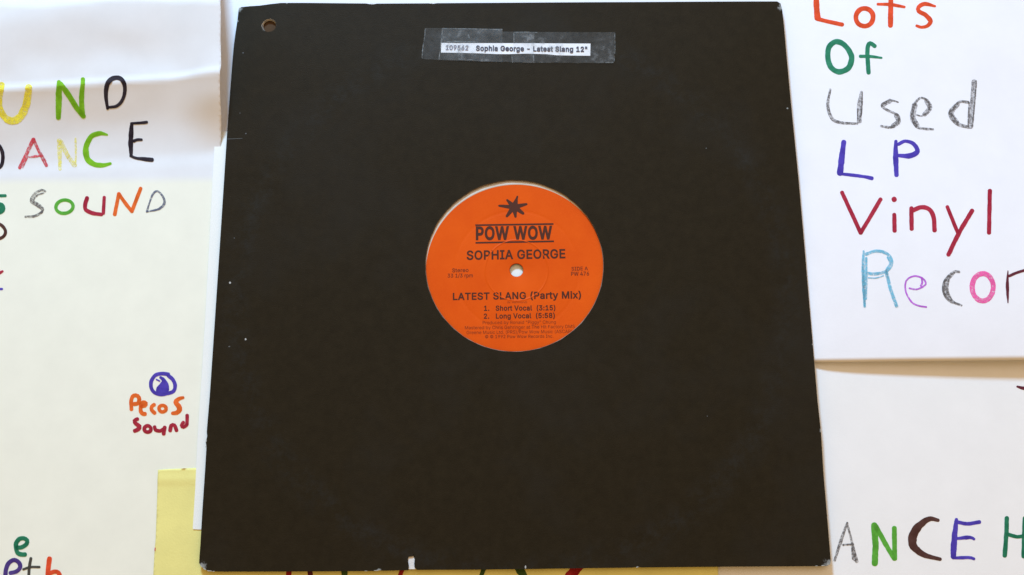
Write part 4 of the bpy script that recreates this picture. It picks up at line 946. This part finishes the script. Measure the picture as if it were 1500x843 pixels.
'y': (389, [[[47,-139],[61,-86],[71,-87],[83,-89],[94,-90],[104,-89],[113,-86],[122,-81],[130,-74],[138,-64],[145,-51],[151,-36],[163,-1],[17,379],[84,379],[165,155],[173,132],[180,109],[187,87],[193,64],[199,42],[206,21],[184,21],[190,42],[196,64],[202,87],[209,110],[216,132],[224,155],[305,379],[371,379],[204,-58],[196,-77],[187,-93],[177,-107],[165,-119],[153,-128],[139,-136],[125,-141],[109,-144],[91,-145],[82,-145],[73,-144],[65,-143],[57,-142],[52,-140]]]),
'©': (637, [[[173,254],[176,280],[182,305],[193,328],[208,349],[226,367],[247,382],[270,393],[295,399],[321,402],[344,400],[366,395],[386,386],[405,375],[422,361],[436,345],[447,327],[455,307],[460,286],[400,286],[395,302],[385,316],[372,328],[357,337],[339,342],[321,344],[305,343],[290,339],[276,332],[263,323],[252,312],[243,299],[236,285],[232,270],[231,254],[232,238],[236,223],[243,209],[252,196],[263,186],[276,177],[290,170],[305,166],[321,165],[339,166],[355,172],[370,181],[381,193],[390,207],[395,223],[455,223],[450,201],[443,181],[432,163],[418,147],[403,133],[385,122],[365,113],[344,108],[321,107],[295,109],[270,115],[247,126],[226,141],[208,159],[193,180],[182,203],[176,228]],[[318,-8],[283,-6],[249,1],[216,12],[186,28],[158,47],[133,69],[110,94],[92,122],[76,153],[65,185],[58,219],[56,254],[58,290],[65,324],[76,356],[92,386],[110,414],[133,440],[158,462],[186,481],[216,496],[249,508],[283,514],[318,517],[354,514],[388,508],[420,496],[450,481],[478,462],[504,440],[526,414],[545,386],[560,356],[571,324],[578,290],[580,254],[578,219],[571,185],[560,153],[545,122],[526,94],[504,69],[478,47],[450,28],[420,12],[388,1],[354,-6]],[[318,51],[346,53],[372,58],[397,67],[421,79],[442,93],[462,111],[479,131],[494,152],[506,176],[514,201],[520,227],[521,254],[520,282],[514,308],[506,333],[494,357],[479,378],[462,398],[442,415],[421,430],[397,442],[372,451],[346,456],[318,457],[291,456],[265,451],[240,442],[216,430],[194,415],[175,398],[158,378],[143,357],[131,333],[122,308],[117,282],[115,254],[117,227],[122,201],[131,176],[143,152],[158,131],[175,111],[194,93],[216,79],[240,67],[265,58],[291,53]]]),
}
def turn(lp):
    return sum(lp[i][0] * lp[(i + 1) % len(lp)][1] - lp[(i + 1) % len(lp)][0] * lp[i][1] for i in range(len(lp)))
SIGN = 1 if turn(GLYPHS['I'][1][0]) > 0 else -1
def grow(loop, amt):
    """thicker print: every contour moved to its own outer side by amt"""
    o = []
    n = len(loop)
    for i in range(n):
        p0, p1, p2 = Vector(loop[i - 1]), Vector(loop[i]), Vector(loop[(i + 1) % n])
        d1, d2 = (p1 - p0).normalized(), (p2 - p1).normalized()
        n1, n2 = Vector((d1.y, -d1.x)), Vector((d2.y, -d2.x))
        m = n1 + n2
        if m.length < 0.5:
            m = n1
        else:
            m = m / max(0.6, m.length_squared) * 2
        o.append(tuple(p1 + m * amt * SIGN))
    return o
def winding(pt, lp):
    x, y = pt
    w = 0
    for i in range(len(lp)):
        (x1, y1), (x2, y2) = lp[i], lp[(i + 1) % len(lp)]
        cr = (x2 - x1) * (y - y1) - (x - x1) * (y2 - y1)
        if y1 <= y < y2 and cr > 0:
            w += 1
        elif y2 <= y < y1 and cr < 0:
            w -= 1
    return w
def text_mesh(body, bold):
    V, Fc = [], []
    x = 0.0
    for ch in body:
        adv, loops = GLYPHS[ch]
        L_ = [grow(lp, bold * 1000) if bold else lp for lp in loops]
        if L_:
            pts, edges = [], []
            for lp in L_:
                b0 = len(pts)
                pts += [Vector(p) * 0.001 for p in lp]
                edges += [(b0 + i, b0 + (i + 1) % len(lp)) for i in range(len(lp))]
            rv, _, rf, _, _, _ = delaunay_2d_cdt(pts, edges, [], 0, 1e-6)
            base = len(V)
            V += [Vector((v.x + x, v.y, 0)) for v in rv]
            LL = [[(p[0] * 0.001, p[1] * 0.001) for p in lp] for lp in L_]
            for f in rf:
                c = sum((rv[i] for i in f), Vector((0, 0))) / len(f)
                if sum(winding(c, lp) for lp in LL) * SIGN > 0:
                    Fc.append(tuple(base + i for i in f))
        x += adv * 0.001 + bold * 1.2
    return V, Fc
hv, _ = text_mesh('H', 0)
CAP = max(v.y for v in hv)
def words(body, l, r, cap, z, mat, parent, bold=0.0, zf=None, name='lettering'):
    vs, fs = text_mesh(body, bold)
    x0, x1 = min(v.x for v in vs), max(v.x for v in vs)
    if zf:
        a, c = on(*l, zf, z), on(*r, zf, z)
        up = on(l[0], l[1] - cap, zf, z)
    else:
        a, c, up = P(*l, z), P(*r, z), P(l[0], l[1] - cap, z)
    h = (up - a).length
    d = (c - a)
    d.z = 0
    nn = Vector((-d.y, d.x, 0)).normalized()
    V = []
    for v in vs:
        q = a + d * ((v.x - x0) / (x1 - x0)) + nn * (v.y / CAP * h)
        q.z = (zf(q.x, q.y) + z) if zf else z
        V.append(q)
    return mesh_obj(name, V, fs, mat, parent)
words('109562', (652.8, 73.2), (686, 73.8), 6.8, 0.00034, ink('pale_print', (0.14, 0.12, 0.18, 1), 0.85), strip, 0.022, z_front)
words('Sophia George - Latest Slang 12"', (697, 74.3), (860.3, 76.0), 7.0, 0.00034, ink('dark_print', (0.035, 0.03, 0.06, 1), 0.97), strip, 0.034, z_front)

# ------------------------------------------------------------------ the record inside the sleeve
ZD = 0.0037                                              # label level
SP = P(756.6, 396, ZD)
rec = thing('vinyl_record', (SP.x, SP.y, ZB + 0.0006), 'black vinyl record with an orange label, showing through the centre opening of the sleeve', 'vinyl record')
def lathe(name, prof, mat, parent, n=160, smooth=True, label=None, jit=0):
    V, Fc = [], []
    K = len(prof)
    for i in range(n):
        a = 2 * math.pi * i / n
        for (rr, z) in prof:
            V.append((SP.x + rr * math.cos(a), SP.y + rr * math.sin(a), z))
    for i in range(n):
        j = (i + 1) % n
        for k in range(K - 1):
            Fc.append((i * K + k, j * K + k, j * K + k + 1, i * K + k + 1))
    return mesh_obj(name, V, Fc, mat, parent, smooth, label)
m, nt, b = new_mat('black_vinyl')
b.inputs['Base Color'].default_value = (0.012, 0.012, 0.013, 1)
b.inputs['Roughness'].default_value = 0.25
lathe('disc', [(0.00355, ZD - 0.0012), (0.00355, ZD - 0.00030), (0.0508, ZD - 0.00030), (0.0508, ZD - 0.00040), (0.140, ZD - 0.00040), (0.150, ZD - 0.0008), (0.148, ZD - 0.0012), (0.00355, ZD - 0.0012)], m, rec, smooth=False)
m, nt, b = new_mat('orange_label_paper')
n1 = noise_node(nt, 35, 5, 0.6)
r1 = ramp(nt, n1.outputs[0], [(0.3, (0.67, 0.080, 0.0045, 1)), (0.7, (0.75, 0.103, 0.006, 1))])
nt.links.new(r1.outputs[0], b.inputs['Base Color'])
b.inputs['Roughness'].default_value = 0.45
b.inputs['Specular IOR Level'].default_value = 0.06
n2 = noise_node(nt, 700, 3)
bp = N(nt, 'ShaderNodeBump')
bp.inputs['Strength'].default_value = 0.12
bp.inputs['Distance'].default_value = 0.0003
nt.links.new(n2.outputs[0], bp.inputs['Height'])
nt.links.new(bp.outputs[0], b.inputs['Normal'])
LR = abs(P(756.6, 271.0, ZD).y - SP.y)
print('label r', LR)
prof = [(0.00360, ZD - 0.0006), (0.00365, ZD - 0.0001), (0.0041, ZD)]
prof += [(0.0160, ZD), (0.0167, ZD + 0.00002), (0.01685, ZD + 0.00012), (0.01700, ZD + 0.00013), (0.01715, ZD + 0.00002), (0.0178, ZD)]
prof += [(0.0320, ZD), (0.0328, ZD - 0.00004), (0.0335, ZD - 0.00013), (0.0342, ZD - 0.00004), (0.0350, ZD), (LR, ZD)]
label = lathe('label', prof, m, rec)
lathe('label_rim', [(LR, ZD - 0.00002), (LR + 0.00015, ZD + 0.00010), (LR + 0.0009, ZD + 0.00012), (LR + 0.0024, ZD + 0.00002), (LR + 0.003, ZD - 0.0002)], M_RIM, rec)
BR = ink('brown_print', (0.075, 0.020, 0.008, 1), 0.90)
BR2 = ink('fine_brown_print', (0.13, 0.025, 0.008, 1), 0.72)
ZT = ZD + 0.00006
T = lambda body, l, r, cap, bold=0.0, mt=None: words(body, l, r, cap, ZT, mt or BR, label, bold)
T('POW WOW', (697, 351.2), (809.3, 350), 18.0, 0.034)
T('SOPHIA GEORGE', (683.5, 380.6), (828.3, 378.2), 12.6, 0.024)
T('Stereo', (662.3, 399.0), (686.3, 398.6), 5.4, 0.014, BR2)
T('33 1/3 rpm', (655.6, 406.8), (692.6, 406.4), 5.4, 0.014, BR2)
T('SIDE A', (837.2, 396.6), (861.3, 396.0), 5.2, 0.014, BR2)
T('PW 476', (836.6, 404.2), (863.0, 403.8), 5.6, 0.018, BR2)
T('LATEST SLANG (Party Mix)', (663.3, 439.6), (851.3, 437.0), 9.8, 0.024)
T('(N. Hammond)', (743, 444.6), (772, 444.2), 2.9, 0.0, BR2)
T('1.   Short Vocal  (3:15)', (709, 455.4), (813.6, 454.6), 7.0, 0.024)
T('2.   Long Vocal  (5:58)', (708.6, 467.0), (812.8, 465.8), 7.0, 0.024)
T('Produced by Ronald "Piggy" Chung', (707, 475.2), (814.3, 474.2), 4.6, 0.0, BR2)
T('Mastered by Chris Gehringer at The Hit Factory DMS', (681, 482.8), (842, 480.8), 4.8, 0.0, BR2)
T('Greene Music Ltd. (PRS)/Pow Wow Music (ASCAP)', (683.5, 489.8), (838, 488), 4.8, 0.0, BR2)
T('\u00a9 \u00a9 1992 Pow Wow Records Inc.', (710.6, 495.8), (810.5, 495), 4.6, 0.004, BR2)
def bar(l, r, w, mt=BR):
    a, c = P(*l, ZT), P(*r, ZT)
    d = (c - a)
    nn = Vector((-d.y, d.x, 0)).normalized() * (w / 2700.0 / 2)
    mesh_obj('rule', [a - nn, c - nn, c + nn, a + nn], [(0, 1, 2, 3)], mt, label)
bar((696.3, 330.2), (810.8, 328.4), 2.6)
bar((696.6, 356.0), (811.5, 353.8), 2.6)
# seven-armed star of blobby points
cx, cy = 753, 303.6
tips = [(758.3, 286.9, 3.0), (741.9, 292.4, 3.6), (729.6, 301.6, 3.6), (741.3, 318.4, 4.2), (755.4, 319.4, 3.8), (767.9, 314.0, 4.4), (772.8, 299.0, 3.8)]
pts = []
tips_s = sorted(tips, key=lambda t: math.atan2(-(t[1] - cy), t[0] - cx))
n = len(tips_s)
for i, (x, y, w) in enumerate(tips_s):
    a = math.atan2(-(y - cy), x - cx)
    d = math.hypot(x - cx, y - cy)
    ux, uy = math.cos(a), -math.sin(a)
    nx, ny = uy, -ux
    hw = w * 0.5
    for (rr, s) in ((d * 0.72, hw * 1.15), (d * 0.94, hw * 0.85), (d, hw * 0.15)):
        pts.append((cx + ux * rr - nx * -s * -1, cy + uy * rr - ny * -s * -1))
    for (rr, s) in ((d, -hw * 0.15), (d * 0.94, -hw * 0.85), (d * 0.72, -hw * 1.15)):
        pts.append((cx + ux * rr - nx * -s * -1, cy + uy * rr - ny * -s * -1))
    x2, y2, _ = tips_s[(i + 1) % n]
    a2 = math.atan2(-(y2 - cy), x2 - cx)
    if a2 < a:
        a2 += 2 * math.pi
    am = (a + a2) / 2
    k = 8.2 if (a2 - a) < 0.85 else 7.4
    pts.append((cx + math.cos(am) * k, cy - math.sin(am) * k * 0.9))
# order around the centre so the outline never folds over
pts.sort(key=lambda p: math.atan2(-(p[1] - cy), p[0] - cx))
V = [P(cx, cy, ZT)] + [P(x, y, ZT) for x, y in pts]
Fc = [(0, i + 1, (i + 1) % len(pts) + 1) for i in range(len(pts))]
mesh_obj('star_emblem', V, Fc, BR, label)

print('objects', len(bpy.data.objects))
